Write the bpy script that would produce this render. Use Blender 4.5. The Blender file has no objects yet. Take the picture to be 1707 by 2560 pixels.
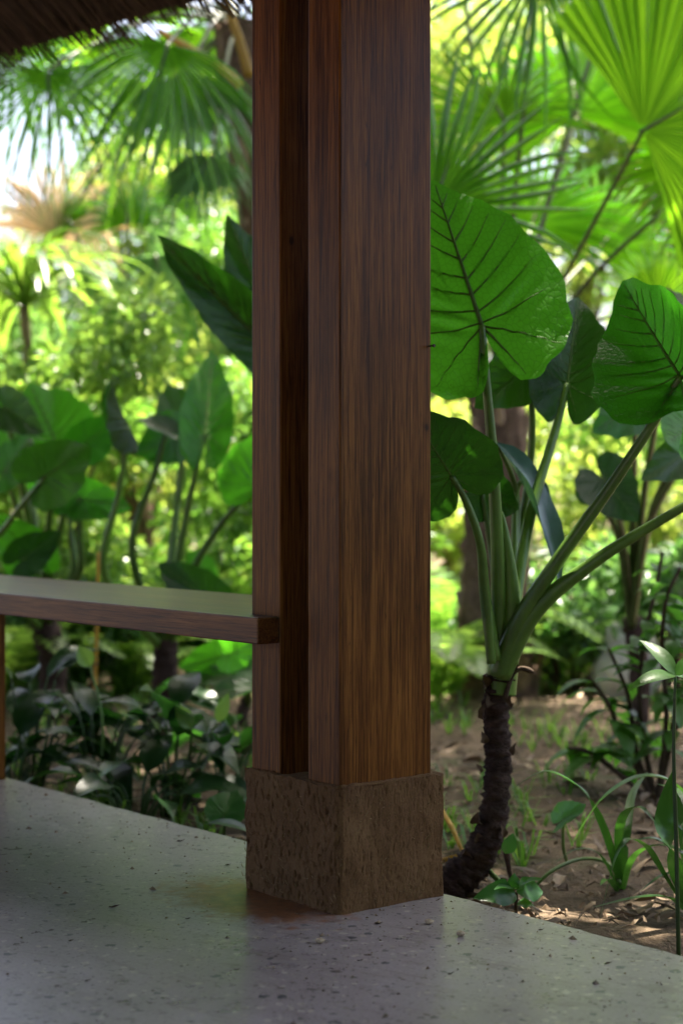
import bpy, math, random
import numpy as np
from mathutils import Vector, Matrix, noise

random.seed(7)
rng = np.random.default_rng(7)
R = math.radians
scene = bpy.context.scene
col = scene.collection

# ------------------------------------------------------------------ camera, sky, sun, exposure
FPX, CX, HY, CH = 4400.0, 853.5, 1220.0, 0.75      # focal length and horizon in photo pixels, eye height
cam = bpy.data.cameras.new('camera')
cam_o = bpy.data.objects.new('camera', cam)
col.objects.link(cam_o)
cam_o.location = (0, 0, CH)
cam_o.rotation_euler = (R(90), 0, 0)
cam.sensor_fit = 'HORIZONTAL'
cam.sensor_width = 24.0
cam.lens = FPX / 1707.0 * 24.0
cam.shift_y = -(1280.0 - HY) / 1707.0
cam.clip_start = 0.05
cam.clip_end = 2000
cam.dof.use_dof = True
cam.dof.focus_distance = 3.2
cam.dof.aperture_fstop = 3.0
scene.camera = cam_o

SUN_EL, SUN_AZ = 75.0, 24.0                        # degrees; azimuth clockwise from the view direction
world = bpy.data.worlds.new('World')
scene.world = world
world.use_nodes = True
wn = world.node_tree
sky = wn.nodes.new('ShaderNodeTexSky')
sky.sky_type = 'NISHITA'
sky.sun_disc = False
sky.sun_elevation = R(SUN_EL)
sky.sun_rotation = R(SUN_AZ)
sky.dust_density = 6.0
sky.ozone_density = 0.2
sky.air_density = 0.7
wn.links.new(sky.outputs[0], wn.nodes['Background'].inputs[0])
wn.nodes['Background'].inputs[1].default_value = 0.10

sun = bpy.data.lights.new('sun', 'SUN')
sun.energy = 5.0
sun.angle = R(0.53)
sun.color = (1.0, 0.92, 0.78)
sun_o = bpy.data.objects.new('sun', sun)
col.objects.link(sun_o)
sd = Vector((math.sin(R(SUN_AZ)) * math.cos(R(SUN_EL)), math.cos(R(SUN_AZ)) * math.cos(R(SUN_EL)), math.sin(R(SUN_EL))))
sun_o.rotation_euler = (-sd).to_track_quat('-Z', 'Y').to_euler()

scene.view_settings.view_transform = 'Standard'
scene.view_settings.look = 'None'
scene.view_settings.exposure = 2.75
scene.view_settings.gamma = 1.0
scene.view_settings.use_curve_mapping = False
scene.render.engine = 'CYCLES'
cy = scene.cycles
cy.use_denoising = True
cy.max_bounces = 8
cy.diffuse_bounces = 4
cy.glossy_bounces = 4
cy.transmission_bounces = 6
cy.sample_clamp_indirect = 8.0
cy.caustics_reflective = False
cy.caustics_refractive = False

# ------------------------------------------------------------------ places
GZ = -0.12                                         # garden soil level; the floor slab is at 0
Z = Vector((0, 0, 1))
N0 = Vector((-0.003, 3.09, 0))                     # near corner of the column
U = Vector((0.777, 0.63, 0)).normalized()          # across the floor edge, outwards
V = Vector((-U.y, U.x, 0))                         # along the floor edge, to the left


def P(px, py, d):
    """a point seen at photo pixel (px, py), d metres away"""
    return Vector(((px - CX) * d / FPX, d, CH + (HY - py) * d / FPX))


def G(px, py, z=GZ):
    """the point of the soil seen at a photo pixel"""
    return P(px, py, FPX * (CH - z) / (py - HY))


def E(u, s, z):
    return N0 + U * u + V * s + Z * z


def nz(x, y, z=0.0):
    return noise.noise(Vector((x, y, z)))


# ------------------------------------------------------------------ objects
def tag(o, label=None, cat=None, group=None, kind=None):
    if label: o['label'] = label
    if cat: o['category'] = cat
    if group: o['group'] = group
    if kind: o['kind'] = kind
    return o


def thing(name, label, cat, loc, group=None):
    o = bpy.data.objects.new(name, None)
    col.objects.link(o)
    o.location = loc
    o.empty_display_size = 0.1
    return tag(o, label, cat, group)


def wloc(o):
    p = Vector((0, 0, 0))
    while o is not None:
        p = p + Vector(o.location)
        o = o.parent
    return p


class MB:
    """collects shapes in world space; build() links them as one mesh object"""
    def __init__(self):
        self.v, self.f, self.uv = [], [], {}

    def quadgrid(self, rows, close=False, uvs=None):
        b = len(self.v)
        n = len(rows[0])
        for i, r in enumerate(rows):
            for j, p in enumerate(r):
                if uvs: self.uv[len(self.v)] = uvs[i][j]
                self.v.append(tuple(p))
        for i in range(len(rows) - 1):
            for j in range(n if close else n - 1):
                k = (j + 1) % n
                self.f.append((b + i * n + j, b + i * n + k, b + (i + 1) * n + k, b + (i + 1) * n + j))
        return b

    def prism(self, poly, z0, z1):
        b = len(self.v); n = len(poly)
        for z in (z0, z1):
            for p in poly: self.v.append((p[0], p[1], z))
        self.f.append(tuple(b + i for i in reversed(range(n))))
        self.f.append(tuple(b + n + i for i in range(n)))
        for i in range(n):
            k = (i + 1) % n
            self.f.append((b + i, b + k, b + n + k, b + n + i))

    def tube(self, pts, rad, sides=8, sub=5, caps=True, flat=1.0, wob=0.0, seed=0.0):
        pts, rad = smooth_path(pts, rad, sub)
        n = len(pts)
        ref = None
        rows = []
        for i in range(n):
            t = (pts[min(i + 1, n - 1)] - pts[max(i - 1, 0)])
            if t.length < 1e-9: t = Vector((0, 0, 1))
            t.normalize()
            if ref is None:
                ref = Vector((1, 0, 0)) if abs(t.x) < 0.8 else Vector((0, 1, 0))
            a = (ref - t * ref.dot(t)).normalized()
            ref = a
            bb = t.cross(a)
            row = []
            for k in range(sides):
                an = 2 * math.pi * k / sides
                r = rad[i]
                if wob: r *= 1 + wob * noise.noise(Vector((math.cos(an) * 2 + seed, math.sin(an) * 2, i * 0.7)))
                row.append(pts[i] + a * (math.cos(an) * r) + bb * (math.sin(an) * r * flat))
            rows.append(row)
        b = self.quadgrid(rows, close=True)
        if caps:
            self.f.append(tuple(b + k for k in reversed(range(sides))))
            self.f.append(tuple(b + (n - 1) * sides + k for k in range(sides)))

    def raw(self, verts, faces):
        b = len(self.v)
        self.v.extend(map(tuple, verts))
        self.f.extend(tuple(b + i for i in f) for f in faces)

    def build(self, name, mat, parent=None, smooth=True, origin=None):
        off = wloc(parent) if parent is not None else (Vector(origin) if origin is not None else Vector((0, 0, 0)))
        me = bpy.data.meshes.new(name)
        vv = np.array(self.v, dtype=np.float64) - np.array(off)
        me.from_pydata(vv.tolist(), [], self.f)
        if self.uv:
            lay = me.uv_layers.new(name='UVMap')
            li = np.zeros(len(me.loops), dtype=np.int32)
            me.loops.foreach_get('vertex_index', li)
            tab = np.zeros((len(self.v), 2))
            for k, q in self.uv.items(): tab[k] = q
            lay.data.foreach_set('uv', tab[li].ravel())
        if smooth:
            me.polygons.foreach_set('use_smooth', [True] * len(me.polygons))
        me.materials.append(mat)
        me.update()
        o = bpy.data.objects.new(name, me)
        col.objects.link(o)
        if parent is not None: o.parent = parent
        elif origin is not None: o.location = origin
        return o


def smooth_path(pts, rad, sub):
    pts = [Vector(p) for p in pts]
    if not hasattr(rad, '__len__'): rad = [rad] * len(pts)
    if sub <= 1 or len(pts) < 3: return pts, list(rad)
    out, ro = [], []
    n = len(pts)
    for i in range(n - 1):
        p0, p1, p2, p3 = pts[max(i - 1, 0)], pts[i], pts[i + 1], pts[min(i + 2, n - 1)]
        for k in range(sub):
            t = k / sub
            out.append(0.5 * ((2 * p1) + (p2 - p0) * t + (2 * p0 - 5 * p1 + 4 * p2 - p3) * t * t + (3 * p1 - p0 - 3 * p2 + p3) * t ** 3))
            ro.append(rad[i] * (1 - t) + rad[i + 1] * t)
    out.append(pts[-1]); ro.append(rad[-1])
    return out, ro


def bevel(o, w, seg=2):
    m = o.modifiers.new('bevel', 'BEVEL')
    m.width = w; m.segments = seg; m.limit_method = 'ANGLE'
    m.harden_normals = False
    return o


def copy_tree(o, parent=None):
    c = o.copy()
    col.objects.link(c)
    c.parent = parent
    for ch in list(o.children): copy_tree(ch, c)
    return c


# ------------------------------------------------------------------ materials
class NT:
    def __init__(self, name):
        self.m = bpy.data.materials.new(name)
        self.m.use_nodes = True
        self.t = self.m.node_tree
        self.b = self.t.nodes['Principled BSDF']
        self.out = self.t.nodes['Material Output']

    def n(self, kind, **kw):
        nd = self.t.nodes.new('ShaderNode' + kind)
        for k, v in kw.items():
            if k in nd.inputs: nd.inputs[k].default_value = v
            else: setattr(nd, k, v)
        return nd

    def l(self, a, b): self.t.links.new(a, b)

    def mapping(self, scale, src='Object', rotz=0.0):
        tc = self.n('TexCoord')
        v = tc.outputs[src]
        if rotz:
            vr = self.n('VectorRotate', rotation_type='Z_AXIS')
            vr.inputs['Angle'].default_value = rotz
            self.l(v, vr.inputs['Vector']); v = vr.outputs[0]
        mp = self.n('Mapping')
        mp.inputs['Scale'].default_value = scale
        self.l(v, mp.inputs['Vector'])
        return mp.outputs[0]

    def noise(self, vec, scale=1.0, detail=4.0, rough=0.55, dist=0.0):
        t = self.n('TexNoise')
        t.inputs['Scale'].default_value = scale
        t.inputs['Detail'].default_value = detail
        t.inputs['Roughness'].default_value = rough
        t.inputs['Distortion'].default_value = dist
        if vec is not None: self.l(vec, t.inputs['Vector'])
        return t.outputs[0]

    def ramp(self, fac, stops):
        r = self.n('ValToRGB')
        el = r.color_ramp.elements
        while len(el) > 1: el.remove(el[-1])
        for i, (p, c) in enumerate(stops):
            e = el[0] if i == 0 else el.new(p)
            e.position = p
            e.color = (*c, 1) if len(c) == 3 else c
        if fac is not None: self.l(fac, r.inputs[0])
        return r.outputs[0]

    def math(self, op, a, b=None, clamp=False):
        m = self.n('Math', operation=op, use_clamp=clamp)
        for i, x in enumerate((a, b)):
            if x is None: continue
            if hasattr(x, 'links'): self.l(x, m.inputs[i])
            else: m.inputs[i].default_value = x
        return m.outputs[0]

    def mix(self, fac, a, b, blend='MIX'):
        m = self.n('Mix', data_type='RGBA', blend_type=blend)
        for sock, x in ((m.inputs[0], fac), (m.inputs[6], a), (m.inputs[7], b)):
            if hasattr(x, 'links'): self.l(x, sock)
            elif isinstance(x, (int, float)): sock.default_value = x
            else: sock.default_value = (*x, 1)
        return m.outputs[2]

    def bump(self, h, strength=0.3, dist=0.01):
        b = self.n('Bump')
        b.inputs['Strength'].default_value = strength
        b.inputs['Distance'].default_value = dist
        self.l(h, b.inputs['Height'])
        self.l(b.outputs[0], self.b.inputs['Normal'])
        return b.outputs[0]


def wood_mat(name, c0, c1, c2, axis='z', rough=(0.33, 0.5), spec=0.5):
    k = NT(name)
    rz = -math.atan2(V.y, V.x) if axis == 's' else 0.0
    sc = {'z': (1, 1, 0.026), 's': (0.026, 1, 1)}[axis]
    oi = k.n('ObjectInfo')
    base = k.mapping(sc, 'Object', rz)
    add = k.n('VectorMath', operation='ADD')
    k.l(base, add.inputs[0])
    mul = k.n('VectorMath', operation='SCALE')
    mul.inputs[0].default_value = (3.1, 7.7, 5.3)
    k.l(oi.outputs['Random'], mul.inputs['Scale'])
    k.l(mul.outputs[0], add.inputs[1])
    v = add.outputs[0]
    broad = k.noise(v, 46, 3, 0.5, 0.9)
    fine = k.noise(v, 230, 4, 0.65, 0.5)
    fib = k.noise(v, 480, 3, 0.7)
    blot = k.noise(k.mapping((1, 1, 0.5)), 7, 3, 0.5)
    s = k.math('ADD', k.math('MULTIPLY', broad, 0.26), k.math('MULTIPLY', fine, 0.44))
    s = k.math('ADD', s, k.math('MULTIPLY', fib, 0.30))
    s = k.math('ADD', s, k.math('MULTIPLY', k.math('SUBTRACT', blot, 0.5), 0.10))
    c = k.ramp(s, [(0.41, c0), (0.50, c1), (0.60, c2)])
    cr = k.math('MULTIPLY', k.noise(v, 75, 2, 0.5, 1.2), 1.0)
    crack = k.ramp(k.math('ABSOLUTE', k.math('SUBTRACT', cr, 0.60)), [(0.0, (0.12, 0.1, 0.1)), (0.009, (1, 1, 1))])
    c = k.mix(0.75, c, crack, 'MULTIPLY')
    kv = k.n('TexVoronoi'); kv.inputs['Scale'].default_value = 9.0
    k.l(k.mapping((1, 1, 0.55)), kv.inputs['Vector'])
    kd = k.math('ADD', kv.outputs['Distance'], k.math('MULTIPLY', k.math('SUBTRACT', k.noise(k.mapping((1, 1, 1)), 60, 3, 0.6), 0.5), 0.05))
    knot = k.ramp(kd, [(0.028, (0.10, 0.08, 0.07)), (0.055, (0.75, 0.72, 0.70)), (0.11, (1, 1, 1))])
    c = k.mix(0.85, c, knot, 'MULTIPLY')
    pores = k.ramp(k.noise(v, 420, 3, 0.7), [(0.60, (1, 1, 1)), (0.70, (0.35, 0.3, 0.28))])
    c = k.mix(0.8, c, pores, 'MULTIPLY')
    k.l(c, k.b.inputs['Base Color'])
    rr = k.n('MapRange')
    rr.inputs[3].default_value, rr.inputs[4].default_value = rough
    k.l(fine, rr.inputs[0])
    k.l(rr.outputs[0], k.b.inputs['Roughness'])
    k.b.inputs['Specular IOR Level'].default_value = spec
    k.bump(k.math('ADD', k.math('MULTIPLY', fine, 0.6), k.math('MULTIPLY', fib, 0.4)), 0.35, 0.0015)
    return k.m


def leaf_mat(name, diff, trans, tfac=0.45, rough=0.4, var=0.35, island=False, spot=0.0, blotch=14.0, spec=0.5, ridge=0.0, rib=0.0):
    """diff: reflected colour, trans: colour of the light that comes through"""
    k = NT(name)
    tc = k.n('TexCoord')
    nzv = k.noise(tc.outputs['Object'], blotch, 4, 0.6)
    if island:
        rnd = k.n('NewGeometry').outputs['Random Per Island']
    else:
        rnd = k.n('ObjectInfo').outputs['Random']
    f = k.math('ADD', k.math('MULTIPLY', nzv, 1.0), k.math('MULTIPLY', k.math('SUBTRACT', rnd, 0.5), 1.1))
    lo = tuple(c * (1 - var) for c in diff); hi = tuple(min(1, c * (1 + var) + 0.01 * var * (i == 0)) for i, c in enumerate(diff))
    cd = k.ramp(f, [(0.15, lo), (0.85, hi)])
    lo = tuple(c * (1 - 0.7 * var) for c in trans); hi = (min(1, trans[0] * (1 + 1.4 * var)), min(1, trans[1] * (1 + 0.5 * var)), trans[2] * (1 + var))
    ct = k.ramp(f, [(0.15, lo), (0.85, hi)])
    if rib:
        sx = k.n('SeparateXYZ'); k.l(tc.outputs['UV'], sx.inputs[0])
        w_ = k.math('ABSOLUTE', k.math('SUBTRACT', sx.outputs[0], 0.5))
        rb = k.ramp(w_, [(0.0, (0.6, 0.65, 0.55)), (0.07, (1.0, 1.0, 1.0)), (0.30, (1.1, 1.1, 1.0)), (0.46, (0.72, 0.76, 0.7))])
        cd = k.mix(rib, cd, rb, 'MULTIPLY'); ct = k.mix(rib, ct, rb, 'MULTIPLY')
    if ridge:
        uvn = k.n('VectorMath', operation='SCALE'); uvn.inputs['Scale'].default_value = 1.0
        k.l(tc.outputs['UV'], uvn.inputs[0])
        vo = k.n('TexVoronoi', feature='DISTANCE_TO_EDGE', voronoi_dimensions='2D'); vo.inputs['Scale'].default_value = 26
        k.l(uvn.outputs[0], vo.inputs['Vector'])
        vr = k.ramp(vo.outputs['Distance'], [(0.0, (0.62, 0.68, 0.6)), (0.10, (1, 1, 1))])
        cd = k.mix(ridge, cd, vr, 'MULTIPLY'); ct = k.mix(ridge, ct, vr, 'MULTIPLY')
    if spot:
        sp = k.ramp(k.noise(tc.outputs['Object'], 55, 3, 0.6), [(0.66, (1, 1, 1)), (0.74, (0.55, 0.42, 0.2))])
        cd = k.mix(spot, cd, sp, 'MULTIPLY'); ct = k.mix(spot, ct, sp, 'MULTIPLY')
    k.l(cd, k.b.inputs['Base Color'])
    k.b.inputs['Roughness'].default_value = rough
    k.b.inputs['Specular IOR Level'].default_value = spec
    hh = k.noise(tc.outputs['Object'], 60, 3, 0.6)
    if ridge: hh = k.math('ADD', hh, k.math('MULTIPLY', k.math('MINIMUM', vo.outputs['Distance'], 0.2), 4.0))
    nrm = k.bump(hh, 0.22, 0.004)
    tr = k.n('BsdfTranslucent')
    k.l(ct, tr.inputs['Color'])
    mx = k.n('MixShader')
    mx.inputs[0].default_value = tfac
    k.l(k.b.outputs[0], mx.inputs[1]); k.l(tr.outputs[0], mx.inputs[2])
    k.l(mx.outputs[0], k.out.inputs['Surface'])
    return k.m


def plain_mat(name, c0, c1, scale=(8, 8, 8), rough=0.8, bump=0.4, dist=0.01, detail=5, spec=0.3):
    k = NT(name)
    v = k.mapping(scale)
    n1 = k.noise(v, 1.0, detail, 0.6, 0.4)
    k.l(k.ramp(n1, [(0.3, c0), (0.7, c1)]), k.b.inputs['Base Color'])
    k.b.inputs['Roughness'].default_value = rough
    k.b.inputs['Specular IOR Level'].default_value = spec
    k.bump(n1, bump, dist)
    return k.m


def floor_mat():
    k = NT('polished_terrazzo')
    tc = k.n('TexCoord'); o = tc.outputs['Object']
    n1 = k.noise(o, 3.0, 6, 0.62, 0.4)
    n2 = k.noise(o, 22, 5, 0.65)
    n3 = k.noise(o, 160, 3, 0.6)
    c = k.ramp(k.math('ADD', k.math('MULTIPLY', n1, 0.6), k.math('MULTIPLY', n2, 0.4)),
               [(0.30, (0.235, 0.20, 0.205)), (0.5, (0.31, 0.268, 0.268)), (0.7, (0.365, 0.327, 0.338))])
    c = k.mix(0.5, c, k.ramp(n3, [(0.35, (0.78, 0.76, 0.74)), (0.65, (1.12, 1.12, 1.12))]), 'MULTIPLY')
    # stone chips: three sizes of cells, only some of them filled
    warp = k.n('VectorMath', operation='MULTIPLY_ADD')
    wn_ = k.n('TexNoise'); wn_.inputs['Scale'].default_value = 90; wn_.inputs['Detail'].default_value = 2
    k.l(o, wn_.inputs['Vector'])
    k.l(wn_.outputs['Color'], warp.inputs[0])
    warp.inputs[1].default_value = (0.016, 0.016, 0.0)
    k.l(o, warp.inputs[2])
    for scale, keep, size, cols in (
            (38, 0.88, 0.30, [(0.0, (0.035, 0.045, 0.055)), (0.35, (0.06, 0.075, 0.085)), (0.5, (0.36, 0.31, 0.25)), (0.75, (0.45, 0.41, 0.36)), (1.0, (0.09, 0.065, 0.05))]),
            (64, 0.66, 0.36, [(0.0, (0.03, 0.035, 0.04)), (0.4, (0.42, 0.37, 0.30)), (0.7, (0.5, 0.46, 0.4)), (1.0, (0.05, 0.05, 0.055))]),
            (150, 0.55, 0.34, [(0.0, (0.02, 0.02, 0.022)), (0.55, (0.4, 0.36, 0.3)), (1.0, (0.05, 0.03, 0.02))])):
        vo = k.n('TexVoronoi', voronoi_dimensions='2D')
        vo.inputs['Scale'].default_value = scale
        k.l(warp.outputs[0], vo.inputs['Vector'])
        sep = k.n('SeparateColor')
        k.l(vo.outputs['Color'], sep.inputs[0])
        keepm = k.math('GREATER_THAN', sep.outputs[0], keep)
        lim = k.math('MULTIPLY', sep.outputs[1], size)
        lim = k.math('ADD', lim, 0.06)
        inside = k.math('LESS_THAN', vo.outputs['Distance'], lim)
        c = k.mix(k.math('MULTIPLY', k.math('MULTIPLY', keepm, inside), 0.85), c, k.ramp(sep.outputs[2], cols))
    # rusty water stain beside the column base
    cpos = E(-0.055, 0.18, 0)
    mp = k.n('Mapping', vector_type='TEXTURE')
    mp.inputs['Location'].default_value = cpos
    mp.inputs['Rotation'].default_value = (0, 0, math.atan2(V.y, V.x))
    mp.inputs['Scale'].default_value = (0.26, 0.15, 1)
    k.l(o, mp.inputs['Vector'])
    ln = k.n('VectorMath', operation='LENGTH')
    k.l(mp.outputs[0], ln.inputs[0])
    edge = k.math('ADD', ln.outputs['Value'], k.math('MULTIPLY', k.math('SUBTRACT', k.noise(o, 28, 5, 0.65), 0.5), 1.6))
    sm = k.ramp(edge, [(0.5, (1, 1, 1)), (0.95, (0, 0, 0))])
    stain = k.ramp(k.noise(o, 45, 4, 0.6), [(0.35, (0.13, 0.040, 0.008)), (0.65, (0.32, 0.115, 0.026))])
    c = k.mix(k.math('MULTIPLY', sm, 0.9), c, stain)
    sc_ = k.ramp(k.noise(k.mapping((1.0, 3.2, 1), 'Object', 0.6), 6.5, 6, 0.72, 1.5), [(0.36, (0.62, 0.56, 0.52)), (0.46, (1, 1, 1)), (0.60, (1, 1, 1)), (0.72, (1.22, 1.22, 1.22))])
    c = k.mix(0.6, c, sc_, 'MULTIPLY')
    k.l(c, k.b.inputs['Base Color'])
    rr = k.ramp(k.math('ADD', k.math('MULTIPLY', n1, 0.5), k.math('MULTIPLY', n2, 0.5)), [(0.3, (0.23,) * 3), (0.7, (0.40,) * 3)])
    k.l(rr, k.b.inputs['Roughness'])
    k.b.inputs['Specular IOR Level'].default_value = 0.5
    k.bump(k.math('ADD', k.math('MULTIPLY', n3, 0.5), n2), 0.12, 0.002)
    return k.m


def soil_mat():
    k = NT('garden_soil')
    tc = k.n('TexCoord'); o = tc.outputs['Object']
    n1 = k.noise(o, 1.3, 6, 0.6, 0.3)
    n2 = k.noise(o, 14, 6, 0.7)
    n3 = k.noise(o, 90, 3, 0.6)
    c = k.ramp(k.math('ADD', k.math('MULTIPLY', n1, 0.5), k.math('MULTIPLY', n2, 0.5)),
               [(0.33, (0.026, 0.018, 0.012)), (0.48, (0.098, 0.069, 0.044)), (0.68, (0.20, 0.145, 0.094))])
    c = k.mix(0.6, c, k.ramp(n3, [(0.35, (0.55, 0.52, 0.5)), (0.65, (1.2, 1.2, 1.2))]), 'MULTIPLY')
    moss = k.ramp(k.noise(o, 5, 4, 0.6), [(0.58, (0, 0, 0)), (0.68, (1, 1, 1))])
    c = k.mix(k.math('MULTIPLY', moss, 0.45), c, (0.05, 0.075, 0.02))
    k.l(c, k.b.inputs['Base Color'])
    k.b.inputs['Roughness'].default_value = 0.92
    k.b.inputs['Specular IOR Level'].default_value = 0.2
    k.bump(k.math('ADD', n2, k.math('MULTIPLY', n3, 0.6)), 0.9, 0.02)
    return k.m


def adobe_mat():
    k = NT('straw_mud_plaster')
    v = k.mapping((1, 1, 0.32))
    tc = k.n('TexCoord'); o = tc.outputs['Object']
    pit = k.noise(v, 170, 4, 0.62, 0.5)
    fine = k.noise(o, 260, 4, 0.65)
    big = k.noise(o, 11, 4, 0.6)
    c = k.ramp(k.math('ADD', k.math('MULTIPLY', big, 0.5), k.math('MULTIPLY', fine, 0.5)),
               [(0.3, (0.075, 0.036, 0.014)), (0.5, (0.135, 0.070, 0.029)), (0.7, (0.19, 0.110, 0.050))])
    k.l(c, k.b.inputs['Base Color'])
    k.b.inputs['Roughness'].default_value = 0.88
    k.b.inputs['Specular IOR Level'].default_value = 0.25
    h = k.ramp(pit, [(0.34, (0, 0, 0)), (0.48, (1, 1, 1))])
    k.bump(k.math('ADD', k.math('MULTIPLY', h, 0.7), k.math('MULTIPLY', fine, 0.5)), 0.7, 0.003)
    return k.m


def bark_mat(name, c0, c1, zs=9.0, dist=0.012):
    k = NT(name)
    v = k.mapping((6, 6, zs))
    n1 = k.noise(v, 3, 6, 0.65, 0.6)
    n2 = k.noise(v, 14, 4, 0.6)
    c = k.ramp(k.math('ADD', k.math('MULTIPLY', n1, 0.6), k.math('MULTIPLY', n2, 0.4)), [(0.32, c0), (0.68, c1)])
    k.l(c, k.b.inputs['Base Color'])
    k.b.inputs['Roughness'].default_value = 0.9
    k.b.inputs['Specular IOR Level'].default_value = 0.2
    k.bump(k.math('ADD', n1, k.math('MULTIPLY', n2, 0.5)), 0.9, dist)
    return k.m


def thatch_mat(name, c0, c1):
    k = NT(name)
    rnd = k.n('NewGeometry').outputs['Random Per Island']
    n1 = k.noise(k.mapping((20, 20, 20)), 1, 3, 0.6)
    c = k.ramp(k.math('ADD', k.math('MULTIPLY', rnd, 0.6), k.math('MULTIPLY', n1, 0.4)), [(0.15, c0), (0.85, c1)])
    k.l(c, k.b.inputs['Base Color'])
    k.b.inputs['Roughness'].default_value = 0.7
    return k.m


M = {}
M['post'] = wood_mat('post_hardwood', (0.040, 0.0110, 0.0026), (0.118, 0.041, 0.0085), (0.225, 0.090, 0.019), rough=(0.27, 0.42), spec=0.15)
M['bench'] = wood_mat('bench_hardwood', (0.040, 0.012, 0.0035), (0.118, 0.040, 0.011), (0.21, 0.084, 0.026), 's', (0.26, 0.40), spec=0.28)
M['floor'] = floor_mat()
M['soil'] = soil_mat()
M['adobe'] = adobe_mat()
M['straw'] = plain_mat('straw', (0.16, 0.10, 0.05), (0.32, 0.22, 0.12), (40, 40, 40), 0.8, 0.1)
M['thatch'] = thatch_mat('thatch_reed', (0.030, 0.020, 0.015), (0.11, 0.075, 0.055))
M['thatch_core'] = plain_mat('thatch_core', (0.03, 0.02, 0.014), (0.07, 0.048, 0.034), (30, 30, 30), 0.9)
M['ear'] = leaf_mat('elephant_ear_leaf', (0.026, 0.095, 0.010), (0.075, 0.44, 0.012), 0.52, 0.30, 0.50, spot=0.5, blotch=16, ridge=0.7)
M['ear_dark'] = leaf_mat('elephant_ear_leaf_dark', (0.015, 0.050, 0.008), (0.032, 0.165, 0.006), 0.40, 0.30, 0.40, spot=0.35, ridge=0.6)
M['ear_sky_sheen'] = leaf_mat('elephant_ear_leaf_sky_sheen', (0.075, 0.14, 0.15), (0.04, 0.14, 0.03), 0.15, 0.26, 0.25, spec=0.8)  # bluish base colour stands in for sky reflected on the hanging leaf
M['vein'] = plain_mat('leaf_vein', (0.045, 0.095, 0.012), (0.08, 0.15, 0.025), (30, 30, 30), 0.5, 0.1)
M['petiole'] = leaf_mat('petiole_skin', (0.090, 0.180, 0.030), (0.12, 0.28, 0.03), 0.12, 0.30, 0.30, blotch=25)
M['petiole_dark'] = leaf_mat('petiole_skin_dark', (0.035, 0.085, 0.018), (0.06, 0.16, 0.02), 0.10, 0.36, 0.30, blotch=25)
M['bark'] = bark_mat('ringed_bark', (0.018, 0.011, 0.009), (0.085, 0.052, 0.042))
M['palm_bark'] = bark_mat('palm_bark', (0.035, 0.021, 0.015), (0.22, 0.14, 0.10), 5, 0.02)
M['twig'] = bark_mat('twig_bark', (0.03, 0.02, 0.014), (0.10, 0.068, 0.045), 12, 0.004)
M['pale_bark'] = bark_mat('pale_branch_bark', (0.12, 0.085, 0.055), (0.30, 0.22, 0.15), 8, 0.006)
M['boot'] = plain_mat('palm_leaf_base', (0.16, 0.10, 0.07), (0.42, 0.30, 0.22), (14, 14, 4), 0.75, 0.3)
M['dry'] = leaf_mat('dry_palm_leaf', (0.60, 0.46, 0.29), (0.80, 0.62, 0.38), 0.45, 0.6, 0.25, island=True, rib=1.0)
M['fan'] = leaf_mat('fan_palm_leaf', (0.065, 0.165, 0.016), (0.28, 0.68, 0.02), 0.58, 0.38, 0.35, blotch=5, island=True, rib=1.0)
M['fan_dark'] = leaf_mat('fan_palm_leaf_dark', (0.035, 0.10, 0.014), (0.14, 0.46, 0.015), 0.48, 0.36, 0.35, blotch=5, island=True, rib=1.0)
M['fan_blue'] = leaf_mat('fan_palm_leaf_bluish', (0.08, 0.15, 0.08), (0.16, 0.42, 0.08), 0.42, 0.30, 0.3, blotch=5, island=True, rib=1.0)
M['fan_stalk'] = leaf_mat('fan_palm_stalk', (0.06, 0.075, 0.025), (0.1, 0.15, 0.03), 0.1, 0.4, 0.3)
M['yellow_stalk'] = leaf_mat('yellowed_stalk', (0.42, 0.24, 0.02), (0.6, 0.36, 0.02), 0.2, 0.45, 0.2)
M['lance'] = leaf_mat('glossy_lance_leaf', (0.012, 0.042, 0.012), (0.03, 0.14, 0.012), 0.32, 0.34, 0.35, spec=0.45)
M['spathe'] = leaf_mat('pale_spathe', (0.16, 0.30, 0.07), (0.30, 0.55, 0.08), 0.45, 0.4, 0.2)
M['strap'] = leaf_mat('strap_leaf', (0.026, 0.080, 0.014), (0.05, 0.18, 0.015), 0.35, 0.30, 0.25)
M['sprout'] = leaf_mat('sprout_leaf', (0.035, 0.115, 0.030), (0.08, 0.32, 0.03), 0.40, 0.28, 0.25)
M['shrub'] = leaf_mat('shrub_leaf', (0.045, 0.12, 0.024), (0.12, 0.40, 0.03), 0.45, 0.40, 0.3)
LV = []
for nm, d, t in (('bright', (0.10, 0.19, 0.035), (0.30, 0.60, 0.07)), ('mid', (0.060, 0.14, 0.026), (0.20, 0.48, 0.045)),
                 ('cool', (0.055, 0.125, 0.040), (0.15, 0.38, 0.06)), ('gold', (0.135, 0.21, 0.038), (0.44, 0.68, 0.09))):
    M['crown_' + nm] = leaf_mat('crown_leaf_' + nm, d, t, 0.45, 0.32, 0.45, island=True, blotch=1.5)
M['stone'] = plain_mat('pale_stone', (0.25, 0.25, 0.22), (0.5, 0.49, 0.45), (9, 9, 9), 0.8, 0.5, 0.02)
M['pink_stone'] = plain_mat('pink_stone', (0.32, 0.19, 0.18), (0.52, 0.34, 0.33), (9, 9, 9), 0.8, 0.5, 0.02)
M['litter'] = thatch_mat('dry_litter', (0.045, 0.028, 0.016), (0.36, 0.25, 0.15))
M['debris'] = plain_mat('dry_scrap', (0.05, 0.03, 0.018), (0.13, 0.085, 0.05), (60, 60, 60), 0.7)
M['shell'] = plain_mat('chalky_shell', (0.35, 0.25, 0.16), (0.6, 0.48, 0.36), (160, 160, 160), 0.6)
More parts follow.
